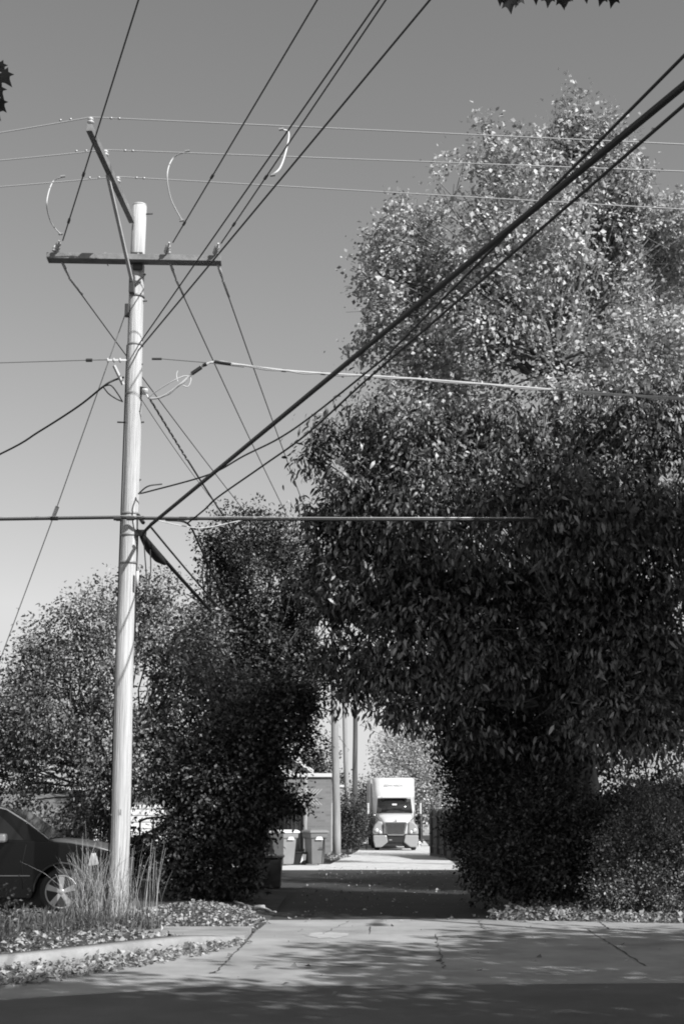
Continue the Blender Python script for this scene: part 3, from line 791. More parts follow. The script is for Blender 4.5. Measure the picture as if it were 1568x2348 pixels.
# ================================================================== TRUCK
WHITE = mat('white_paint', .64, .35, var=.03, scale=2)
GREYP = mat('grey_plastic', .3, .5)
GLASS = mat('dark_glass', .02, .08, spec=.8)
CHROME = mat('chrome', .55, .22, metal=.8)
LENS = mat('headlight_lens', .85, .12, metal=.5)
TYRE = mat('tyre_rubber', .03, .8)
TB = P(908, 1870 + F * 1.6 / 81.5, 81.5); TB.z = -.305; TB.x = 3.0
truck = empty('semi_truck', TB, 'white semi truck with sleeper cab facing down the alley', 'truck')
mb = MB(); mb.box((-.03, 11.2, 2.62), (2.56, 13.6, 2.9)); tr = mb.build('trailer_box', WHITE, truck, bevel=.03)
mb = MB()
for x in (-1.29, 1.23): mb.box((x, 4.39, 2.6), (.05, .05, 2.95))
for z in (4.08,): mb.box((-.03, 4.38, z), (2.6, .05, .06))
mb.build('corner_rail', mat('rail_grey', .4, .4), tr)
mb = MB(); mb.box((-.03, 11.5, .95), (2.3, 12, .3)); mb.build('chassis', BLK, truck)
def plan_ring(z, yf, yb, hw, hf, n=9):
    """rounded-front plan outline"""
    r = []
    for k in range(n):
        t = -math.pi / 2 + math.pi * k / (n - 1)
        s = math.sin(t); c = math.cos(t)
        x = math.copysign(abs(s) ** .55, s) * hf if abs(s) < .999 else math.copysign(hw, s)
        y = yf + (1 - abs(c) ** .5) * .8
        r.append((x, y, z))
    r.append((hw, yb, z)); r.insert(0, (-hw, yb, z))
    return r
rings = [plan_ring(z, yf, 4.1, hw, hf) for z, yf, hw, hf in ((.75, 1.9, 1.18, 1.1), (2.0, 1.75, 1.2, 1.08), (2.12, 1.75, 1.2, 1.08), (2.85, 2.15, 1.19, 1.02), (2.92, 2.1, 1.2, 1.05), (3.02, 2.2, 1.22, 1.1), (3.3, 2.5, 1.23, 1.14), (3.7, 2.85, 1.24, 1.16), (4.0, 3.1, 1.24, 1.17), (4.07, 3.3, 1.2, 1.12))]
mb = MB(); mb.loft(rings); mb.build('cab', WHITE, truck)
mb = MB(); mb.beam((-.98, 1.98, 2.94), (.98, 1.98, 2.94), .3, .1); mb.build('sun_visor', WHITE, truck, bevel=.03)
mb = MB(); mb.prism([(-1.04, 2.04), (1.04, 2.04), (.95, 2.86), (-.95, 2.86)], 0, .03, 'xz')
vs = [(x, 1.66 + (z - 2.04) * .5 + abs(x) ** 3 * .28 + y, z) for (x, y, z) in mb.v]
mb2 = MB(); N = 12; rr_ = []
for j in range(2):
    z = (2.05, 2.86)[j]; hw = (1.04, .95)[j]
    rr_.append([(hw * (2 * i / N - 1), 1.62 + j * .42 + abs(2 * i / N - 1) ** 3 * .3, z) for i in range(N + 1)])
mb2.add(rr_[0] + rr_[1], [(i, i + 1, N + 2 + i, N + 1 + i) for i in range(N)], True)
ws = mb2.build('windshield', GLASS, truck, fixn=False)
sm = ws.modifiers.new('solid', 'SOLIDIFY'); sm.thickness = .03
mb = MB(); mb.box((.0, 1.78, 2.53), (.26, .02, .09)); mb.build('sticker', mat('paper_white', .8, .6), ws)
mb = MB(); mb.beam((.0, 1.66, 2.08), (0, 2.08, 2.86), .03, .03); mb.build('divider', BLK, ws)
# hood
def hood_ring(y, z0, z1, hw0, hw1):
    r = [(-hw0, y, z0)]
    for k in range(9):
        t = math.pi * k / 8; r.append((-math.cos(t) * hw1 * (1 if 0 < k < 8 else 1), y, z1 - .12 + .12 * math.sin(t) ** .6))
    r.append((hw0, y, z0)); return r
mb = MB(); mb.loft([hood_ring(.12, .95, 1.5, .6, .55), hood_ring(.18, .9, 1.6, .66, .64), hood_ring(.7, .9, 1.78, .78, .74), hood_ring(1.3, .9, 1.95, .95, .9), hood_ring(1.75, .9, 2.08, 1.06, 1.02)])
hd = mb.build('hood', WHITE, truck)
mb = MB(); mb.prism([(-.64, 1.56), (.62, 1.56), (.64, 1.45), (.5, .9), (.4, .82), (-.4, .82), (-.52, .9), (-.66, 1.45)], .02, .1); mb.build('grille_surround', CHROME, truck, bevel=.02)
mb = MB(); mb.prism([(-.57, 1.5), (.55, 1.5), (.45, .92), (-.47, .92)], .0, .03); g = mb.build('grille', BLK, truck)
mb = MB()
for i in range(15):
    t = i / 14; mb.beam((-.54 + 1.06 * t, -.012, 1.48), (-.44 + .86 * t, -.012, .94), .02, .035)
mb.build('grille_bar', CHROME, g)
mb = MB(); mb.prism([(-.05, 1.56), (.05, 1.56), (.03, 1.66), (0, 1.72), (-.03, 1.66)], .05, .08); mb.build('emblem', CHROME, truck)
for s in (-1, 1):
    P_ = [(s * .68, .86), (s * 1.27, .86), (s * 1.27, 1.12), (s * 1.18, 1.38), (s * .98, 1.6), (s * .72, 1.58)]
    mb = MB(); mb.prism(P_, .18, 1.9); mb.build('fender', mat('fender_shade_grey', .34, .35), truck, bevel=.09, seg=3)  # shading put into the colour: fenders greyer than the white cab
    mb = MB(); mb.prism([(s * .52, .84), (s * 1.26, .84), (s * 1.24, .5), (s * 1.16, .18), (s * .8, .18), (s * .44, .46)], .0, .6); mb.build('bumper_corner', mat('bumper_reflection_light', .42, .25, metal=.4) if s < 0 else mat('fender_shade_grey', .34, .35), truck, bevel=.06, seg=3)  # one corner lighter, one darker: reflections put into the colour
    mb = MB(); mb.lathe([(.0, -.04), (.07, -.035), (.115, 0), (.115, .06)], 16, (s * 1.06, .14, 1.1), 'y'); mb.build('headlight', LENS, truck)
    mb = MB(); mb.lathe([(.0, -.035), (.06, -.03), (.085, 0), (.085, .06)], 16, (s * .86, .12, .99), 'y'); mb.build('headlight', LENS, truck)
    mb = MB(); mb.box((s * 1.5, 2.0, 2.3), (.1, .1, .62)); mr_ = mb.build('mirror', WHITE, truck, bevel=.03)
    mb = MB(); mb.box((s * 1.59, 2.02, 2.3), (.05, .1, .6)); mb.build('mirror_back', BLK, mr_)
    mb = MB(); mb.tube([(s * 1.5, 2.0, 2.0), (s * 1.22, 2.1, 1.95)], .03, 6); mb.build('mirror_arm', BLK, mr_)
    mb = MB(); mb.lathe([(.0, -.06), (.06, -.04), (.075, 0), (.06, .03), (.0, .05)], 12, (s * 1.18, .95, 1.93), 'y'); hm = mb.build('hood_mirror', CHROME, truck)
    mb = MB(); mb.tube([(s * 1.18, .95, 1.9), (s * .85, .6, 1.62)], .018, 6); mb.build('mirror_arm', BLK, hm)
    mb = MB(); mb.lathe([(.2, -.14), (.42, -.15), (.5, -.1), (.5, .1), (.42, .15), (.2, .14)], 20, (s * 1.03, 1.25, .5), 'x'); mb.build('wheel', TYRE, truck)
    for yy in (5.6, 6.9, 15, 16.3):
        mb = MB(); mb.lathe([(.2, -.25), (.42, -.26), (.5, -.2), (.5, .2), (.42, .26), (.2, .25)], 16, (s * 1.0, yy, .5), 'x'); mb.build('wheel', TYRE, truck)
mb = MB(); mb.box((1.3, .2, .32), (.1, .12, .26)); mb.build('marker_lamp', LENS, truck, bevel=.02)
mb = MB(); mb.box((0, .25, .62), (1.1, .3, .36)); mb.box((0, .3, .35), (1.6, .3, .18)); mb.build('lower_grille', BLK, truck)
mb = MB(); mb.box((-.3, .08, .58), (.16, .02, .06)); mb.build('number_plate', GREYP, truck)
cu = bpy.data.curves.new('lettering', 'FONT'); cu.body = 'EDWARDS'; cu.size = .23; cu.align_x = 'CENTER'; cu.extrude = .004
tx = bpy.data.objects.new('lettering', cu); COL.objects.link(tx); tx.parent = truck
tx.rotation_euler = (R(50), 0, 0); tx.location = (-.02, 3.03, 3.8); cu.materials.append(mat('decal_grey', .35, .5)); tx.scale = (1, 1, 1)
tx.location = (-.02, 2.70, 3.56)
dg = bpy.context.evaluated_depsgraph_get(); dg.update()
me = bpy.data.meshes.new_from_object(tx.evaluated_get(dg)); t2 = bpy.data.objects.new('lettering', me); COL.objects.link(t2)
t2.parent = truck; t2.rotation_euler = tx.rotation_euler; t2.location = tx.location; bpy.data.objects.remove(tx); t2.name = 'lettering'

# ================================================================== PARKED CAR (left edge)
SUVP = mat('black_paint', .006, .2, spec=.35)
car = empty('parked_car', (-4.55, 23.9, .02), 'black sport utility car parked behind the pole with five spoke wheel', 'car')
def arch(cx, r, a0=180, a1=0, n=12): return [(cx + r * math.cos(R(a0 + (a1 - a0) * i / n)), .37 + r * math.sin(R(a0 + (a1 - a0) * i / n))) for i in range(n + 1)]
prof = [(-3.75, .45), (-3.1, .35)] + arch(-2.65, .44)[0:] + [(-2.15, .26), (-.5, .26)] + arch(0, .44) + [(.5, .27), (.82, .32), (.9, .5), (.9, .72), (.84, .93), (.7, 1.02), (.3, 1.1), (-.25, 1.17), (-.7, 1.19), (-2.5, 1.22), (-3.7, 1.2), (-3.85, .9)]
mb = MB(); mb.prism(prof, .0, 1.86); bo = mb.build('body', SUVP, car, bevel=.07, seg=4)
for p in bo.data.polygons: p.use_smooth = len(p.vertices) < 6
def gh(x, z, hw): return x, z, hw
GHW = [( -.22, 1.16, .80), (-.62, 1.44, .74), (-1.0, 1.66, .68), (-1.35, 1.745, .65), (-2.4, 1.77, .65), (-3.3, 1.72, .64), (-3.75, 1.2, .8)]
up = [(x, .93 - hw, z) for x, z, hw in GHW]; upr = [(x, .93 + hw, z) for x, z, hw in GHW]
lo = [(x, .06, 1.14) for x, z, hw in GHW]; lor = [(x, 1.8, 1.14) for x, z, hw in GHW]
mb = MB(); rings = [[lo[i], up[i], upr[i], lor[i]] for i in range(len(GHW))]
mb.loft(rings, smooth=False); mb.build('cabin', SUVP, car, bevel=.04, seg=3)
sidew = lambda x, z: (x, .06 + (z - 1.14) / (.6) * .2 - .012, z)
mb = MB(); pts = [sidew(*q) for q in ((-.66, 1.19), (-.9, 1.42), (-1.15, 1.62), (-1.9, 1.66), (-1.9, 1.19))]
mb.add(pts, [(0, 1, 2, 3, 4)]); pts = [sidew(*q) for q in ((-2.0, 1.2), (-2.0, 1.66), (-2.7, 1.65), (-2.8, 1.2))]; mb.add(pts, [(0, 1, 2, 3)])
mb.build('side_window', mat('car_glass', .015, .05, spec=.5), car)
mb = MB(); q0 = Vector((-.26, .15, 1.18)); q1 = Vector((-1.02, .27, 1.66))
mb.add([(-.3, .2, 1.2), (-.3, 1.66, 1.2), (-.98, 1.56, 1.665), (-.98, .3, 1.665)], [(0, 1, 2, 3)]); o = mb.build('windshield', GLASS, car); o.location = (.03, 0, .02)
mb = MB(); mb.tube([(-.24, .17, 1.175), (-.62, .21, 1.455), (-1.0, .26, 1.675), (-1.35, .29, 1.76), (-3.2, .3, 1.75)], .017, 6); mb.build('roof_edge_highlight', CHROME, car)  # bright tube standing for the highlight along pillar and roof edge
# flare, side trim
mb = MB(); mb.tube([(x, -.005, z) for x, z in arch(0, .455)], .018, 6); mb.build('wheel_arch', mat('trim_plastic', .04, .6), car); mb = MB(); mb.tube([(x, -.005, z) for x, z in arch(-2.65, .455)], .018, 6); mb.build('wheel_arch', mat('trim_plastic', .04, .6), car)
mb = MB(); mb.tube([(-.52, .0, .62), (-2.2, .0, .62)], .012, 5); mb.build('side_trim', mat('trim_plastic', .04, .6), car)
mb = MB(); mb.tube([(-.62, -.002, .42), (-.66, -.002, .8), (-.6, -.002, 1.12)], .007, 5); mb.build('door_gap', mat('gap_black', .002, .9), car)
mb = MB(); mb.box((-1.0, -.11, 1.22), (.2, .18, .15)); mb.build('mirror', CHROME, car, bevel=.04, seg=3)
mb = MB(); mb.loft([[(.42, -.012, .78), (.46, -.02, .98), (.62, .02, 1.0), (.6, .0, .8)], [(.7, .1, .74), (.68, .06, .95), (.8, .12, .93), (.84, .16, .76)]], smooth=False); mb.build('headlight', LENS, car, bevel=.01)
mb = MB(); mb.loft([[(x, .1 + (.06 if x > .6 else 0), z - .02), (x, .16 + (.06 if x > .6 else 0), z + .02), (x, 1.7, z + .02), (x, 1.76, z - .02)] for x, z in ((-.26, 1.185), (.1, 1.155), (.5, 1.085), (.74, 1.015), (.84, .95))]); mb.build('hood', mat('dusty_highlight_paint', .1, .3, spec=.8), car)  # dusty hood, toned lighter than the body to carry its sunlit highlight
mb = MB(); mb.box((.93, .93, .72), (.04, 1.2, .3)); mb.build('grille', CHROME, car)
mb = MB(); mb.box((-1.2, .93, .36), (4.3, 1.5, .44)); mb.build('underbody', BLK, car)
ALLOY = mat('alloy', .5, .35, metal=.5)
def wheel(x, y):
    mb = MB(); c = (x, y, .37)
    mb.lathe([(.25, .0), (.28, -.02), (.33, -.02), (.365, .02), (.37, .06), (.37, .2), (.33, .24), (.25, .24)], 40, c, 'y'); wo_ = mb.build('wheel', TYRE, car)
    mb = MB(); mb.lathe([(.235, .015), (.25, -.012), (.265, -.012), (.262, .02), (.262, .2), (.24, .2), (.235, .06)], 40, c, 'y')
    for k in range(5):
        t = R(90 + 72 * k); d = Vector((math.cos(t), 0, math.sin(t))); s = Vector((-math.sin(t), 0, math.cos(t)))
        C = Vector(c); w0, w1 = .028, .05
        top_ = [C + d * .04 - s * w0 + Vector((0, .0, 0)), C + d * .04 + s * w0, C + d * .25 + s * w1 + Vector((0, -.005, 0)), C + d * .25 - s * w1 + Vector((0, -.005, 0))]
        bot = [p + Vector((0, .04, 0)) for p in top_]
        mb.add(top_ + bot, [(0, 1, 2, 3), (4, 7, 6, 5), (0, 4, 5, 1), (1, 5, 6, 2), (2, 6, 7, 3), (3, 7, 4, 0)])
    mb.lathe([(0, -.012), (.035, -.01), (.06, .01), (.06, .05)], 16, c, 'y'); mb.build('rim', ALLOY, wo_)
    mb = MB(); mb.lathe([(.0, .09), (.22, .09), (.22, .11), (.0, .11)], 24, c, 'y'); mb.build('brake_disc', DARKM, wo_)
wheel(0, .01); wheel(-2.65, .01); wheel(0, 1.6); wheel(-2.65, 1.6)

# ================================================================== BINS AND SMALL THINGS
BINP = mat('bin_plastic', .24, .55, var=.1, scale=3)
BIND = mat('bin_dark_plastic', .16, .55, var=.1, scale=3)
LIDP = mat('bin_lid', .85, .4)
def bin_(pos, rz, body, label, h=1.12, lid=None):
    root = empty('wheelie_bin', pos, label, 'bin', 'wheeled bins beside the alley', rz)
    def ring(w, d, z, off=0): return [(-w, -d + off, z), (w, -d + off, z), (w, d + off, z), (-w, d + off, z)]
    mb = MB(); mb.loft([ring(.2, .24, .04), ring(.215, .25, .12), ring(.26, .31, h - .26), ring(.3, .36, h - .24), ring(.31, .37, h - .08)], smooth=False); mb.build('body', body, root, bevel=.02)
    mb = MB(); mb.loft([ring(.34, .4, h - .08), ring(.345, .405, h - .03), ring(.28, .33, h + .02)], smooth=False); mb.build('lid', lid or LIDP, root, bevel=.012)
    for s in (-1, 1):
        mb = MB(); mb.lathe([(.0, -.03), (.07, -.035), (.1, -.03), (.125, 0), (.12, .03), (0, .03)], 20, (s * .245, .3, .125), 'x'); w = mb.build('wheel', BLK, root)
        mb = MB(); mb.lathe([(.0, -.01), (.045, -.01), (.045, .01), (0, .01)], 12, (s * .283, .3, .125), 'x'); mb.build('hub', GREYP, w)
    mb = MB(); mb.tube([(-.2, .42, h - .14), (.2, .42, h - .14)], .018, 6); mb.box((-.2, .39, h - .13), (.03, .1, .04)); mb.box((.2, .39, h - .13), (.03, .1, .04)); mb.build('handle', BLK, root)
    mb = MB(); mb.loft([[(-.14, -.37, h - .3), (.14, -.37, h - .3), (.14, -.372, h - .3), (-.14, -.372, h - .3)], [(-.08, -.376, h - .2), (.08, -.376, h - .2), (.08, -.378, h - .2), (-.08, -.378, h - .2)]], smooth=False); mb.build('emblem', LIDP, root)
    return root
gb = P(652, 1978, 48.3); b1 = bin_((gb.x, 48.3, .0), R(38), BINP, 'grey wheeled bin with bright lid, left of the two by the fence')
gb = P(722, 1978, 48.6); b2 = bin_((gb.x, 48.6, .0), R(24), BIND, 'dark wheeled bin right of the crate, nearest the alley pole', lid=mat('grey_lid', .22, .5))
mb = MB(); mb.box((.19, -.345, .52), (.025, .03, .85)); mb.box((.1, -.345, .55), (.2, .02, .025)); mb.build('hinge_bar', BLK, b2)
gc = P(685, 1975, 48.8)
root = empty('recycling_crate', (gc.x, 48.8, 0), 'low black recycling crate between the two wheeled bins', 'crate')
def rg(w, d, z): return [(-w, -d, z), (w, -d, z), (w, d, z), (-w, d, z)]
mb = MB(); mb.loft([rg(.24, .17, .01), rg(.3, .22, .38)], smooth=False); mb.box((0, 0, .4), (.66, .48, .04)); mb.build('body', BLK, root, bevel=.01)
mb = MB(); mb.prism([(.06, .06), (.14, .36), (.26, .34), (.24, .16), (.14, .14)], -.24, -.22); mb.build('paper_bag', LIDP, root)
gd = P(614, 1992, 33.5)
root = empty('storage_box', (gd.x - .12, 33.5, 0), 'low dark storage box in shade left of the alley', 'box')
mb = MB(); mb.loft([rg(.42, .32, .01), rg(.45, .35, .66)], smooth=False); mb.build('body', mat('dark_box', .04, .6), root, bevel=.02)
mb = MB(); mb.box((0, 0, .69), (.98, .78, .06)); mb.build('lid', mat('dark_box_lid', .07, .5), root, bevel=.015)
# fallen pale branch on the ground
mb = MB(); limb(mb, G(556, 2076, .1), G(634, 2092, .06), .03, .015, n=8, wig=.06); limb(mb, G(585, 2082, .1), G(606, 2079, .13), .05, .03, n=4); limb(mb, G(540, 2068, .15), G(575, 2083, .1), .02, .02, n=4)
tag(mb.build('fallen_branch', mat('dead_wood', .42, .8, var=.3, scale=8)), 'pale broken branch lying at the left alley corner', 'branch')
# unseen lamp post added at right so its thin shadow crosses the apron
sp = empty('shadow_lamp_post', (8.15, 16.0, 0), 'slim lamp post outside the right edge, added to cast a thin shadow', 'street lamp')
mb = MB(); mb.tube([(0, 0, 0), (0, 0, 4), (0, 0, 8.2)], [.1, .085, .07], 12); mb.tube([(0, 0, 0), (0, 0, .3)], [.12, .1], 12); mb.build('post', GALV, sp)
mb = MB(); mb.tube([(0, 0, 8.1), (0, -.6, 8.5), (0, -1.5, 8.6)], .03, 8); mb.build('arm', GALV, sp)
mb = MB(); mb.box((0, -1.75, 8.58), (.22, .55, .1)); mb.build('lamp_head', GREYP, sp, bevel=.03)

# ================================================================== FENCES AND BUILDINGS DOWN THE ALLEY
FW = mat('fence_wood', .07, .85, var=.35, scale=3, bump=.3, bscale=15, stretch=(1, 1, .2))
FWD = mat('dark_fence_wood', .1, .85, var=.35, scale=3, bump=.3, bscale=15, stretch=(1, 1, .2))
def plank_fence(label, a, b, h, m, name='board_fence', cap=None, w=.14, group='board fences along the alley'):
    a = Vector(a); b = Vector(b); root = empty(name, (a.x, a.y, 0), label, 'fence', group)
    d = (b - a); L = d.length; u = d.normalized(); ang = math.atan2(u.y, u.x); n = int(L / (w + .008))
    mb = MB()
    for i in range(n):
        c = u * ((i + .5) * (w + .008)); hh = h + random.uniform(-.015, .015); off = Vector((-u.y, u.x)) * random.uniform(0, .012)
        mb.box((c.x + off.x, c.y + off.y, hh / 2 - .1), (w, .02, hh + .2), ang)
    mb.build('boards', m, root)
    mb = MB(); s = Vector((-u.y, u.x)) * .04
    for z in (.3, h - .3): mb.beam((s.x, s.y, z), (d.x + s.x, d.y + s.y, z), .04, .09)
    mb.build('rail', m, root)
    for i in range(int(L / 2.4) + 1):
        c = u * min(L, i * 2.4) + s * 2; mb = MB(); mb.box((c.x, c.y, h / 2 + .02), (.1, .1, h + .06), ang); mb.build('post', m, root)
    return root
plank_fence('tall board fence behind the bins left of the alley', (-6.5, 56.5), (-1.42, 56.2), 2.0, FW)
lf = empty('lattice_screen', (-6.5, 56.6, 2.0), 'light lattice screen standing above the board fence', 'lattice')
mb = MB()
for i in range(46):
    x = i * .12 - .3
    mb.beam((x, .02, .0), (x + .62, .02, .62), .012, .02); mb.beam((x + .62, .0, .0), (x, .0, .62), .012, .02)
mb.build('lattice', mat('pale_lattice', .5, .8), lf)
mb = MB(); mb.beam((-.3, .01, .64), (5.1, .01, .64), .06, .05); mb.build('cap_rail', mat('pale_lattice', .5, .8), lf)
dp = empty('white_post', (-1.38, 56.0, 0), 'white post at the end of the board fence', 'post')
mb = MB(); mb.box((0, 0, 1.55), (.09, .09, 3.1)); mb.build('post', WHITE, dp, bevel=.01); mb = MB(); mb.box((0, 0, 3.12), (.15, .15, .05)); mb.build('cap', WHITE, dp)
plank_fence('weathered board fence facing the alley right of the truck', (4.5, 55.0), (3.95, 66), 1.85, FWD, w=.15)
plank_fence('far part of board fence past the right side of the truck', (5.3, 96), (6.2, 120), 1.8, FWD)
# brick garage
brick = bpy.data.materials.new('brick'); brick.use_nodes = True
n = brick.node_tree.nodes; l = brick.node_tree.links
bt = n.new('ShaderNodeTexBrick'); bt.inputs['Color1'].default_value = (.24,) * 3 + (1,); bt.inputs['Color2'].default_value = (.17,) * 3 + (1,); bt.inputs['Mortar'].default_value = (.22,) * 3 + (1,)
bt.inputs['Scale'].default_value = 1; bt.inputs['Brick Width'].default_value = .4; bt.inputs['Row Height'].default_value = .12; bt.inputs['Mortar Size'].default_value = .018
tc = n.new('ShaderNodeTexCoord'); sx = n.new('ShaderNodeSeparateXYZ'); ad = n.new('ShaderNodeMath'); cb = n.new('ShaderNodeCombineXYZ')
l.new(tc.outputs['Object'], sx.inputs[0]); l.new(sx.outputs[0], ad.inputs[0]); l.new(sx.outputs[1], ad.inputs[1]); l.new(ad.outputs[0], cb.inputs[0]); l.new(sx.outputs[2], cb.inputs[1])
l.new(cb.outputs[0], bt.inputs['Vector']); l.new(bt.outputs[0], n['Principled BSDF'].inputs['Base Color']); n['Principled BSDF'].inputs['Roughness'].default_value = .9
gar = empty('brick_garage', (-.72, 63, 0), 'flat roofed brick garage behind the pale alley pole', 'garage')
mb = MB(); mb.box((-1.2, 3.2, 1.47), (2.9, 6.4, 3.54)); mb.build('wall', brick, gar)
mb = MB(); mb.box((-1.2, 3.2, 3.32), (3.1, 6.6, .16)); mb.build('roof', mat('fascia_white', .7, .6), gar, bevel=.01)
mb = MB(); mb.box((.262, 3.2, 1.1), (.03, 2.6, 2.1)); mb.build('door', mat('garage_door', .5, .6), gar)
gar2 = empty('far_garage', (0.6, 88, -.32), 'pale low garage farther down behind the brick one', 'garage')
mb = MB(); mb.box((-2.3, 3, 1.8), (4, 6, 3.6)); mb.build('wall', mat('pale_block', .42, .8, var=.1), gar2); mb = MB(); mb.box((-2.3, 3, 3.68), (4.2, 6.2, .14)); mb.build('roof', mat('fascia_white', .7, .6), gar2)
SID = mat('white_siding', .72, .7, var=.05, scale=2)
ROOF = mat('shingles', .3, .9, var=.25, scale=6, bump=.4, bscale=30)
def house(name, label, pos, w, d, h, rise, ridge='x', rz=0, wins=(), eave=.35, wallm=SID, roofm=ROOF, siding=True, group=None):
    root = empty(name, pos, label, 'house', group, rz)
    mb = MB(); mb.box((0, d / 2, h / 2), (w, d, h))
    if ridge == 'y': mb.add([(-w / 2, 0, h), (w / 2, 0, h), (0, 0, h + rise), (-w / 2, d, h), (w / 2, d, h), (0, d, h + rise)], [(0, 1, 2), (3, 5, 4)])
    else: mb.add([(-w / 2, 0, h), (-w / 2, d, h), (-w / 2, d / 2, h + rise), (w / 2, 0, h), (w / 2, d, h), (w / 2, d / 2, h + rise)], [(0, 1, 2), (3, 5, 4)])
    wl = mb.build('wall', wallm, root)
    if siding:
        mb = MB(); k = 0
        z = .3
        while z < h: mb.box((0, -.012, z), (w, .02, .02)); z += .22
        mb.build('siding_lap', mat('siding_edge', .5, .7), wl)
    mb = MB(); t = .12; e = eave
    if ridge == 'y':
        sl_ = rise / (w / 2)
        for s in (-1, 1):
            a1 = (s * (w / 2 + e), h - e * sl_); a2 = (0, h + rise)
            mb.prism([a1, a2, (a2[0], a2[1] + t), (a1[0], a1[1] + t)], -e, d + e)
    else:
        sl_ = rise / (d / 2)
        for s in (0, 1):
            a1 = (-e if s == 0 else d + e, h - e * sl_); a2 = (d / 2, h + rise)
            mb.prism([a1, a2, (a2[0], a2[1] + t), (a1[0], a1[1] + t)], -w / 2 - e, w / 2 + e, 'yz')
    rf = mb.build('roof', roofm, root)
    mb = MB()
    if ridge == 'x': mb.box((0, -e - .05, h - e * sl_ + .05), (w + 2 * e, .1, .14))
    else:
        for s in (-1, 1): mb.beam((s * (w / 2 + e), -e - .02, h - e * sl_ + .04), (0, -e - .02, h + rise + .04), .04, .18)
    mb.build('fascia', mat('fascia_white', .7, .6), rf)
    for (x, z, ww_, hh) in wins:
        mb = MB(); mb.box((x, -.03, z), (ww_ + .16, .06, hh + .16)); f_ = mb.build('window', mat('win_frame', .6, .6), root); mb = MB(); mb.box((x, -.065, z), (ww_, .012, hh)); mb.build('pane', GLASS, f_)
    return root
hp = P(636, 1870, 80); house('white_house', 'white sided house with gable roof behind the lattice screen', (hp.x, 80, -.32), 3.8, 7, 4.3, 1.25, 'y', wins=((.6, 3.0, .7, .9), (-1., 3.0, .7, .9)))
hp = P(1500, 1870, 44); house('right_house', 'light roofed house seen through leaves at the right edge', (hp.x + 1.2, 44, 0), 6.4, 7, 2.35, 1.3, 'x', wins=((-1.6, 1.5, 1.2, .9), (1.5, 1.5, 1.2, .9)), wallm=mat('tan_brick', .25, .8, var=.2), roofm=mat('light_shingles', .3, .9, var=.2, scale=6))
dm = empty('dormer_house', (11.6, 53, 0), 'bright white upper storey beyond the light roof at right', 'house')
mb = MB(); mb.box((0, 2, 2.3), (2.2, 4, 4.6)); mb.build('wall', SID, dm); mb = MB(); mb.prism([(-1.4, 4.55), (1.4, 4.55), (0, 5.5)], -.3, 4.3); mb.build('roof', ROOF, dm)
rf_ = empty('rail_fence', (8.0, 33, 0), 'white two rail fence above the right hedge', 'fence')
mb = MB(); mb.beam((0, 0, 1.9), (5, 0, 1.9), .05, .06); mb.build('rail', WHITE, rf_)
for i in range(4): mb = MB(); mb.box((i * 1.6, 0, .97), (.08, .08, 1.94)); mb.build('post', WHITE, rf_)
# left background: grey shed, white garage, play frame
house('grey_shed', 'low grey shed with pale roof behind the parked car', (P(60, 1870, 34).x - .4, 34, 0), 3.0, 3, 1.45, .55, 'x', wallm=mat('shed_grey', .14, .7, var=.2), roofm=mat('shed_roof', .2, .5, var=.3, scale=1.5), siding=False)
hp = P(345, 1870, 50); house('white_garage', 'white garage seen through the gap right of the pole', (hp.x - .6, 50, 0), 5.2, 5, 2.6, .9, 'x', wins=())
PLAY = mat('dark_play_wood', .045, .8)
hp = P(345, 1870, 44)
pf = empty('play_frame', (hp.x, 44, 0), 'dark play frame with curved canopy and slide before the white garage', 'play frame')
for x in (-.3, .1, .62, .72):
    mb = MB(); mb.tube([(x, 0, 0), (x, 0, 1.5)], .03, 6); mb.build('post', PLAY, pf)
mb = MB(); mb.tube([(-.35, -.02, 1.42), (-.1, -.02, 1.52), (.25, -.02, 1.55), (.6, -.02, 1.48)], .04, 6); mb.build('canopy', PLAY, pf)
mb = MB(); mb.beam((-.75, -.05, .85), (-.1, -.05, 1.0), .5, .12); mb.beam((-.1, -.05, 1.0), (.66, -.05, 1.38), .5, .18); mb.build('slide', PLAY, pf)
mb = MB(); mb.beam((-.95, -.02, 1.25), (-.4, -.02, 1.25), .06, .07); mb.build('rail', PLAY, pf); mb = MB(); mb.beam((-.95, 0, .85), (-.4, 0, .85), .06, .14); mb.build('rail', PLAY, pf)
# parked vehicle partly seen between truck and right fence
pv = empty('parked_van', (6.4, 112, -.32), 'parked light van half hidden beyond the right side of the truck', 'van')
mb = MB(); mb.prism([(-1.0, .4), (1.0, .4), (1.0, 1.3), (.85, 2.0), (-.85, 2.0), (-1.0, 1.3)], 0, 4.5); mb.build('body', mat('silver_paint', .4, .4), pv, bevel=.08)
mb = MB(); mb.prism([(-.85, 1.3), (.85, 1.3), (.75, 1.85), (-.75, 1.85)], -.03, .0); mb.build('windshield', GLASS, pv)
for s in (-.8, .8):
    mb = MB(); mb.lathe([(.1, -.1), (.33, -.1), (.33, .1), (.1, .1)], 16, (s, .8, .33), 'x'); mb.build('wheel', TYRE, pv)
    mb = MB(); mb.box((s, -.03, .9), (.25, .05, .15)); mb.build('headlight', LENS, pv)

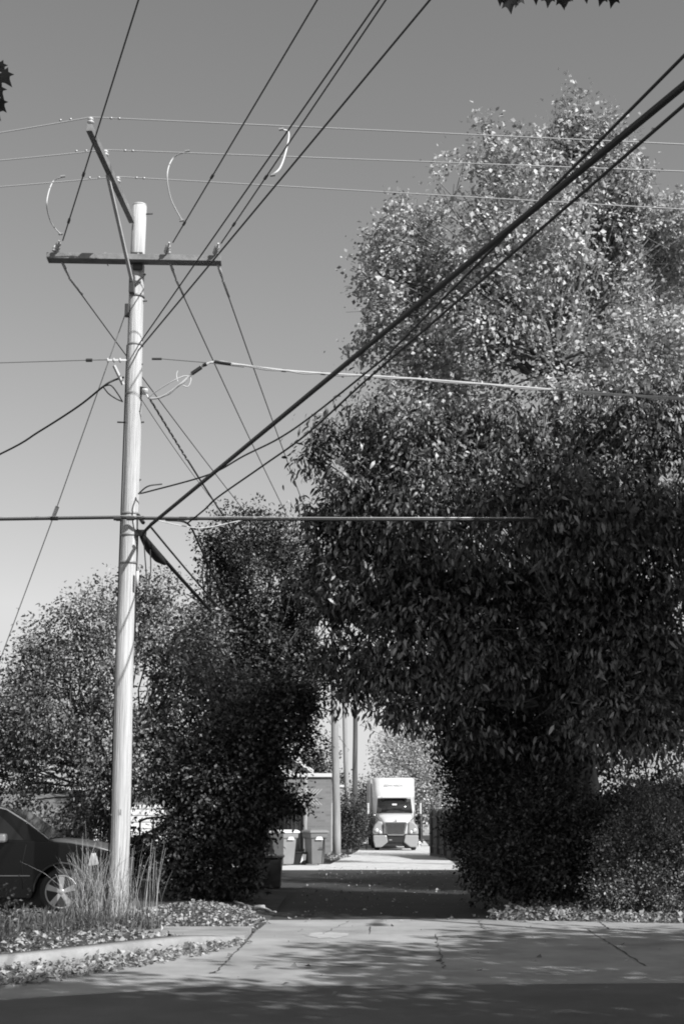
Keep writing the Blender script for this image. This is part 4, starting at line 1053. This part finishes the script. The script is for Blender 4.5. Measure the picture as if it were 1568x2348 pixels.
# ================================================================== TREES
YEL = leafmat('yellow_leaf', .12, .8, .75, .12, .2, 1.0)
DGR = leafmat('glossy_leaf', .006, .42, .46, .6, .03, 2.6)
MGR = leafmat('green_leaf', .008, .2, .45, .5, .06, 2.5)
LGR = leafmat('light_leaf', .02, .5, .5, .4, .12, 1.8)
HED = leafmat('hedge_leaf', .006, .18, .5, .4, .05, 2.5)
TY = 31.5
tall = [B(1305, 320, TY, 75), B(1250, 390, TY - .4, 95), B(1375, 380, TY + .3, 85), B(1115, 415, TY + .4, 70), B(1115, 300, TY, 18, rz=34), B(1308, 270, TY, 48, rz=52), B(1345, 290, TY, 50), B(1120, 520, TY - .8, 110),
        B(985, 570, TY, 95), B(905, 600, TY + .6, 55), B(880, 700, TY - .6, 70), B(850, 780, TY + .4, 40), B(985, 720, TY + .8, 110), B(1230, 560, TY - 1.5, 130),
        B(1390, 520, TY + .8, 115), B(1460, 420, TY + 1.5, 45), B(1120, 700, TY - 1.6, 110), B(1330, 700, TY + 1.6, 130), B(1480, 660, TY + .3, 120), B(1010, 850, TY - .5, 120),
        B(1170, 860, TY + .6, 120), B(1340, 860, TY - 1.4, 120), B(1500, 840, TY - .8, 125), B(1590, 740, TY, 110), B(1480, 500, TY + .6, 85), B(1440, 430, TY, 60), B(1545, 560, TY, 95), B(1040, 450, TY, 60), B(950, 530, TY - .3, 70), B(870, 640, TY, 45)]
tree('maple_tree', 'tallest tree, bright autumn leaves rising behind the black cables', 'tree', (4.6, 31.8, 0), tall, 4600, 20, .12, YEL, spread=.17, fill=.25, gap=-.42, gs=1.35, trunk_r=.2,
     fork=P(1270, 900, TY), twigs=500, droop=.5, rough=.28, along=.6, aspect=.75, bark=BARKL, outl=.08, outr=1.2, group='trees round the alley')
right2 = [B(1560, 520, 41, 55), B(1620, 560, 41, 90), B(1600, 680, 41, 110), B(1640, 850, 41, 140), B(1500, 600, 41, 60)]
tree('maple_tree', 'autumn tree cut by the right edge beside the tallest one', 'tree', (12.2, 41, 0), right2, 1900, 16, .125, YEL, spread=.11, fill=.35, trunk_r=.22, fork=(12, 41, 8), twigs=80, droop=.5, group='trees round the alley')
MY = 25.0
mag = [B(755, 1030, MY, 55), B(700, 1062, MY + .2, 28), B(850, 985, MY + .2, 70), B(950, 1020, MY - .4, 85), B(1080, 1000, MY + .5, 80), B(1210, 985, MY - .2, 80), B(1340, 985, MY + .4, 85), B(1470, 985, MY - .5, 90), B(1590, 985, MY, 100),
       B(840, 1120, MY - .3, 95), B(980, 1160, MY - .8, 110), B(1130, 1160, MY - 1.4, 120), B(1290, 1170, MY - 1.6, 120), B(1440, 1170, MY - 1.2, 120), B(1590, 1180, MY - .6, 120),
       B(790, 1230, MY + .4, 70), B(720, 1185, MY + .3, 30), B(800, 1330, MY, 60), B(900, 1290, MY + .2, 110), B(1060, 1320, MY + .6, 130), B(1220, 1330, MY + .6, 140), B(1380, 1330, MY, 140), B(1540, 1340, MY, 140),
       B(860, 1440, MY + .4, 75), B(960, 1460, MY, 110), B(1110, 1490, MY, 120), B(1270, 1500, MY + .4, 130), B(1430, 1500, MY, 130), B(1570, 1520, MY, 120),
       B(870, 1540, MY + .2, 60), B(970, 1590, MY + .4, 75), B(1090, 1640, MY + .8, 95), B(1230, 1650, MY + 1, 110), B(1370, 1640, MY - .6, 80), B(1480, 1650, MY - .8, 80), B(820, 1560, MY + .6, 40), B(765, 1400, MY + 1.2, 55), B(765, 1490, MY + 1.2, 45), B(735, 1320, MY + 1, 45), B(790, 1575, MY + 1, 28), B(905, 1630, MY, 28)]
tree('magnolia_tree', 'broad dark tree with long drooping leaves right of the alley', 'tree', (4.4, 25.9, 0), mag, 12000, 9, .15, DGR, spread=.13, gap=-.62, gs=1.7, fill=.5, shape='long', aspect=.32,
     droop=1.25, trunk_r=.2, trunks=[((4.0, 25.6, 0), .12)], fork=(4.45, 26.3, 3.4), twigs=500, rough=.12, along=.45, curl=.4, lrand=.75, bark=mat('pale_bark', .2, .9, var=.5, scale=4, bump=.9, bscale=16, stretch=(1, 1, .25)), group='trees round the alley')
LY = 29.0
la = [B(60, 1560, LY, 70), B(120, 1490, LY + .3, 75), B(210, 1420, LY, 75), B(300, 1400, LY + .6, 65), B(370, 1370, LY + .2, 50), B(20, 1680, LY, 100), B(150, 1620, LY - .5, 120), B(290, 1540, LY - .4, 110), B(400, 1480, LY + .2, 75),
      B(470, 1460, LY + .5, 60), B(130, 1760, LY - .2, 120), B(290, 1720, LY - .7, 120), B(420, 1620, LY - .6, 110), B(530, 1620, LY - .3, 90), B(0, 1800, LY, 80), B(210, 1850, LY + .3, 60, rz=60), B(420, 1750, LY - .4, 90), B(-70, 1700, LY, 90), B(600, 1660, LY, 60)]
tree('bushy_tree', 'low rounded tree with fine light leaves behind the big pole', 'tree', (-4.6, 29.4, 0), la, 3900, 17, .085, LGR, gap=-.8, spread=.12, fill=.35, trunk_r=.14, fork=(-4.4, 29.3, 1.6), twigs=200, droop=.5, rough=.14, along=.4, group='trees round the alley')
lb = [B(560, 1250, 32, 75), B(520, 1310, 32, 55), B(630, 1240, 32.4, 60), B(490, 1240, 32.2, 28), B(600, 1360, 31.6, 110), B(520, 1440, 31.6, 80), B(690, 1330, 32, 70), B(700, 1430, 31.8, 80), B(620, 1500, 31.4, 100), B(480, 1540, 31, 60), B(720, 1500, 31.6, 55), B(640, 1590, 31, 80), B(560, 1560, 31.2, 80), B(750, 1400, 31.5, 50), B(740, 1480, 31.6, 45), B(715, 1555, 31.5, 28)]
tree('dark_tree', 'dark small leaved tree arching over the left of the alley', 'tree', (-2.6, 31.5, 0), lb, 3700, 14, .09, MGR, gap=-.9, spread=.12, fill=.4, outl=.12, outr=1.4, trunk_r=.16, fork=(-2.6, 31.4, 2.6), twigs=200, droop=.3, rough=.14, along=.4, group='trees round the alley')
lc_ = [B(640, 1620, 27.5, 60), B(690, 1640, 27.6, 32), B(600, 1700, 27.5, 85), B(560, 1800, 27.4, 85), B(480, 1780, 27.6, 90), B(450, 1830, 28, 60), B(600, 1840, 27.3, 55), B(430, 1920, 27.6, 70), B(520, 1920, 27.4, 75), B(480, 2010, 27.3, 75, rz=50), B(540, 2000, 27.2, 50, rz=60), B(400, 1990, 27.5, 30, rz=40), B(650, 1700, 27.5, 50), B(680, 1842, 27.4, 34, rz=10), B(655, 1760, 27.5, 26), B(705, 1600, 27.6, 26)]
tree('ivy_thicket', 'dark leafy thicket reaching the ground left of the alley mouth', 'tree', (-2.3, 27.6, 0), lc_, 4300, 12, .09, MGR, gap=-1, spread=.1, fill=.5, outl=.12, outr=1.45, trunk_r=.1, fork=(-2.4, 27.6, 1.5), twigs=150, droop=.4, rough=.16, along=.35, group='shrubs round the alley')
# hedges and shrubs at right
ha = [B(1110, 1980, 26.0, 55, rz=70), B(1180, 1960, 24.9, 90, rz=105), B(1090, 1860, 26.5, 60), B(1070, 1760, 27, 60), B(1160, 1820, 26, 100), B(1160, 1720, 27, 90), B(1280, 1960, 24.6, 100, rz=110), B(1250, 1850, 25.2, 85), B(1240, 1740, 26, 75), B(1060, 1900, 27, 35), B(1040, 1700, 27, 40), B(1380, 1930, 24.5, 80, rz=100)]
tree('dark_hedge', 'dense dark hedge between the alley and the tree trunks', 'hedge', (3.4, 25.2, 0), ha, 6500, 12, .07, HED, gap=-3, spread=.08, fill=.5, trunk_r=.05, fork=(3.5, 25.2, 1), twigs=150, droop=.2, rough=.18, along=.35, group='shrubs round the alley')
hb = [B(1440, 1960, 23.8, 80, rz=95), B(1540, 1960, 23.6, 90, rz=110), B(1640, 1960, 23.6, 90, rz=110), B(1480, 1880, 24.4, 70), B(1400, 1880, 24.6, 50), B(1420, 2040, 23.5, 60, rz=40), B(1530, 2045, 23.4, 70, rz=40)]
tree('twiggy_shrub', 'fine twiggy sunlit shrub at the lower right edge', 'shrub', (5.3, 23.9, 0), hb, 6000, 11, .045, LGR, gap=-.6, gs=3, spread=.08, fill=.5, trunk_r=.04, fork=(5.3, 23.9, .8), twigs=500, droop=.2, rough=.2, along=.35, group='shrubs round the alley')
hc = [B(1500, 1850, 26.5, 55, rz=35), B(1570, 1840, 26.5, 60, rz=50), B(1440, 1850, 26.6, 35, rz=25), B(1640, 1850, 26.5, 60, rz=60)]
tree('vine_shrub', 'bright broad leaved vine topping the right shrub under the house', 'shrub', (6.2, 26.6, 0), hc, 1100, 12, .1, LGR, gap=-3, spread=.1, fill=.4, trunk_r=.04, fork=(6.2, 26.6, 1.2), twigs=40, droop=.4, group='shrubs round the alley')
hd_ = [(Vector((-4.9, 17.6, .15)), .6, .6, .35), (Vector((-5.5, 16.6, .2)), .7, .6, .4), (Vector((-4.4, 16.9, .1)), .35, .5, .25), (Vector((-4.9, 19.3, .2)), .6, .6, .3)]
tree('creeping_shrub', 'dark scraggly low shrub spilling over the kerb at lower left', 'shrub', (-5, 17.5, 0), hd_, 900, 9, .06, MGR, spread=.1, fill=.6, trunk_r=.02, fork=(-5, 17.5, .2), twigs=200, group='shrubs round the alley')
# distant trees
fa = [B(940, 1700, 92, 70), B(980, 1640, 92, 50), B(900, 1740, 92, 45), B(1000, 1760, 92, 70), B(930, 1790, 92, 55), B(1000, 1840, 92, 50)]
tree('pale_tree', 'pale sunlit tree rising behind the white truck', 'tree', (6.2, 94, -.3), fa, 1800, 10, .17, YEL, spread=.25, fill=.35, trunk_r=.2, fork=(6, 94, 3), twigs=60, along=.9, bark=BARKL, group='distant trees')
fb = [B(735, 1730, 110, 35), B(715, 1760, 110, 35), B(750, 1790, 110, 40), B(690, 1790, 110, 40), B(760, 1830, 110, 40)]
tree('grey_tree', 'hazy distant tree behind the brick garage', 'tree', (-2.0, 112, -.3), fb, 900, 10, .2, MGR, spread=.3, fill=.4, trunk_r=.2, fork=(-2, 112, 3), twigs=0, along=.9, group='distant trees')
fc = [B(840, 1830, 160, 30, rz=20), B(860, 1810, 165, 25), B(830, 1855, 150, 30, rz=15), B(980, 1850, 150, 40), B(900, 1840, 160, 40)]
tree('horizon_tree', 'low distant trees closing the view left of the truck', 'tree', (3, 160, -.3), fc, 900, 9, .3, MGR, spread=.5, fill=.4, trunk_r=.15, fork=(3, 160, 2), twigs=0, along=1.2, group='distant trees')
fi = [B(806, 1890, 74, 22, rz=52), B(796, 1850, 74, 14, rz=30), B(822, 1900, 75, 16, rz=35), B(800, 1925, 72, 20, rz=20)]
tree('ivy_clump', 'dark ivy clump round the foot of the dark alley pole', 'shrub', (.55, 74, -.3), fi, 1300, 9, .1, MGR, spread=.12, fill=.5, trunk_r=.04, fork=(.6, 74, 1), twigs=0, group='shrubs round the alley')
fs_ = [B(842, 1880, 84, 12, rz=16), B(836, 1900, 84, 14, rz=14)]
tree('small_shrub', 'small leafy shrub between the ivy and the truck', 'shrub', (1.4, 84, -.3), fs_, 160, 8, .13, LGR, spread=.12, fill=.5, trunk_r=.03, fork=(1.4, 84, .8), twigs=0, group='shrubs round the alley')
fd = [B(180, 1900, 36, 60, rz=50), B(240, 1860, 36, 50), B(100, 1830, 37, 50, rz=25), B(300, 1960, 34, 60, rz=30), B(160, 1960, 33, 50, rz=40), B(30, 1840, 38, 50, rz=20), B(390, 1960, 36, 50, rz=25)]
tree('backyard_hedge', 'dark hedge in the yard behind the parked car', 'hedge', (-6.8, 36, 0), fd, 1800, 10, .1, MGR, spread=.12, fill=.5, trunk_r=.04, fork=(-6.8, 36, 1), twigs=0, group='shrubs round the alley')
fe = [B(1220, 1700, 33, 120), B(1380, 1750, 34, 90), B(1200, 1850, 32, 110), B(1130, 1600, 33, 110), B(1330, 1900, 32, 110, rz=80), B(1320, 1600, 33, 110), B(1480, 1560, 34, 110), B(1560, 1640, 34, 90), B(1480, 1930, 32, 110, rz=60)]
tree('back_thicket', 'dark thicket standing behind the hedge and trunks at right', 'tree', (5.0, 33, 0), fe, 3000, 9, .11, MGR, gap=-3, spread=.14, fill=.5, trunk_r=.08, fork=(5, 33, 2), twigs=0, group='shrubs round the alley')

r4 = [sb(8.5, 61.5, 5, 2.6, 2.6), sb(7.2, 64, 4, 2, 2.4), sb(10.5, 60, 5, 3, 3), sb(8.5, 66, 6, 2.6, 2.6), sb(7.6, 58.5, 3.4, 1.6, 2)]
tree('fence_tree', 'dark tree leaning over the board fence beyond the magnolia', 'tree', (8.6, 62, -.1), r4, 1800, 11, .15, MGR, spread=.2, fill=.5, trunk_r=.18, fork=(8.6, 62, 2), twigs=0, along=.7, group='trees round the alley')

# street trees on the viewer's side: their shade falls over the road; only a few leaves hang into view
def outside(pos, mx=60, my=40):
    px, py = proj(pos)
    inside = (px > -mx) & (px < 1568 + mx) & (py > -my) & (py < 2348 + my) & (pos[:, 1] > .2)
    return ~inside
MAPL = leafmat('maple_shade_leaf', .02, .1, .5, .4, .06)
sa = [sb(6, 2, 8, 3), sb(3.5, 4, 8, 2.4), sb(9, 4.2, 7.6, 2.6), sb(5.5, 5.6, 7.6, 2.0), sb(8, -1, 9, 3), sb(2, 5.5, 7.8, 1.8), sb(11.5, 2, 8, 2.6), sb(1.0, 3.0, 8.2, 2.2), sb(6.5, 1.5, 10.5, 2.6), sb(3.4, 1.6, 6.4, 1.8), sb(12, -2, 8, 3), sb(9.5, 6.3, 7.2, 1.4), sb(12.5, 9.2, 8, 2.6), sb(8.6, 9.0, 7.8, 2.1), sb(11, 11.8, 7.6, 2.4), sb(9.5, 11.2, 6.4, 1.3), sb(13, 9, 7, 2.2)]
st_ = tree('street_maple', 'maple overhanging the viewer, few dark leaves hanging into the top', 'tree', (8.2, 1.2, 0), sa, 7500, 11, .19, MAPL, spread=.16, fill=.5, trunk_r=.28, fork=(8.0, 1.4, 4.2), twigs=0, keep=outside, along=.6, aspect=.9, group='trees round the alley')
r1 = [sb(8.0, 19.6, 7.6, 2.0, 1.8), sb(9.9, 20.4, 8.8, 1.9, 1.5), sb(7.2, 20.6, 7.2, 1.3, 1.2), sb(7.2, 18.6, 8.8, 1.9, 1.8), sb(9.2, 18.4, 8.8, 2.0, 1.6), sb(7.6, 18.8, 10.6, 1.5, 1.2)]
tree('verge_tree', 'street tree outside the right edge shading the alley mouth', 'tree', (9.8, 19.5, 0), r1, 4200, 10, .17, MAPL, spread=.16, fill=.5, trunk_r=.2, fork=(9.8, 19.4, 3.0), twigs=0, keep=outside, along=.6, aspect=.9, group='trees round the alley')
r3 = [sb(9.5, 27.5, 7, 2.6, 2.6), sb(11.5, 29, 7, 2.8, 3), sb(9.6, 31.5, 6, 2.4, 2.6), sb(12, 33, 7, 3, 3), sb(10, 29.5, 10, 2.4, 2), sb(9.0, 34.5, 5.5, 2.2, 2.4)]
tree('yard_tree', 'yard tree outside the right edge behind the hedge', 'tree', (10.6, 30, 0), r3, 2600, 10, .13, MAPL, spread=.16, fill=.5, trunk_r=.22, fork=(10.6, 30, 3.4), twigs=0, keep=outside, along=.6, aspect=.9, group='trees round the alley')
# the hanging leaves that are seen, part of the street maple
hang = [(1166, -4, 7.2, .12), (1188, -14, 7.3, .11), (1262, -14, 7.2, .11), (1285, -10, 7.1, .11), (1300, -14, 7.2, .1), (1382, -14, 7.3, .1), (1405, -14, 7.2, .11), (1225, -25, 7.2, .12), (1340, -28, 7.2, .12), (1150, -22, 7.2, .12),
        (0, 168, 7.0, .13), (-14, 200, 7.0, .12), (-8, 232, 7.1, .11), (-25, 150, 7.0, .12), (-20, 250, 7.1, .11), (-6, 148, 7.1, .1)]
ps = np.array([list(P(a_, b_, c_)) for a_, b_, c_, d_ in hang]) - np.array([8.2, 1.2, 0])
ax = np.array([[random.uniform(-.4, .4), 0.1, -1.0] if a_ > 500 else [.7, .1, -.7] for a_, b_, c_, d_ in hang])
nr = np.array([[random.uniform(-.4, .4), -1, .25] for _ in hang])
leaf_mesh('hanging_leaves', ps, ax, nr, np.array([h[3] * .74 for h in hang]), MAPL, st_, 'lobed')
mb = MB()
o_ = Vector((8.2, 1.2, 0))
mb.tube(catmull([Vector((4.5, 4.2, 7.6)) - o_, Vector((3, 6.0, 7.0)) - o_, P(1400, -60, 7.2) - o_, P(1250, -50, 7.2) - o_, P(1140, -40, 7.2) - o_], 5), .012, 5)
mb.tube(catmull([Vector((1, 4.2, 7.6)) - o_, Vector((-1, 6.0, 7.0)) - o_, P(-80, 60, 7.2) - o_, P(-40, 200, 7.0) - o_], 5), .012, 5)
mb.build('hanging_twig', BARK, st_, fixn=False)
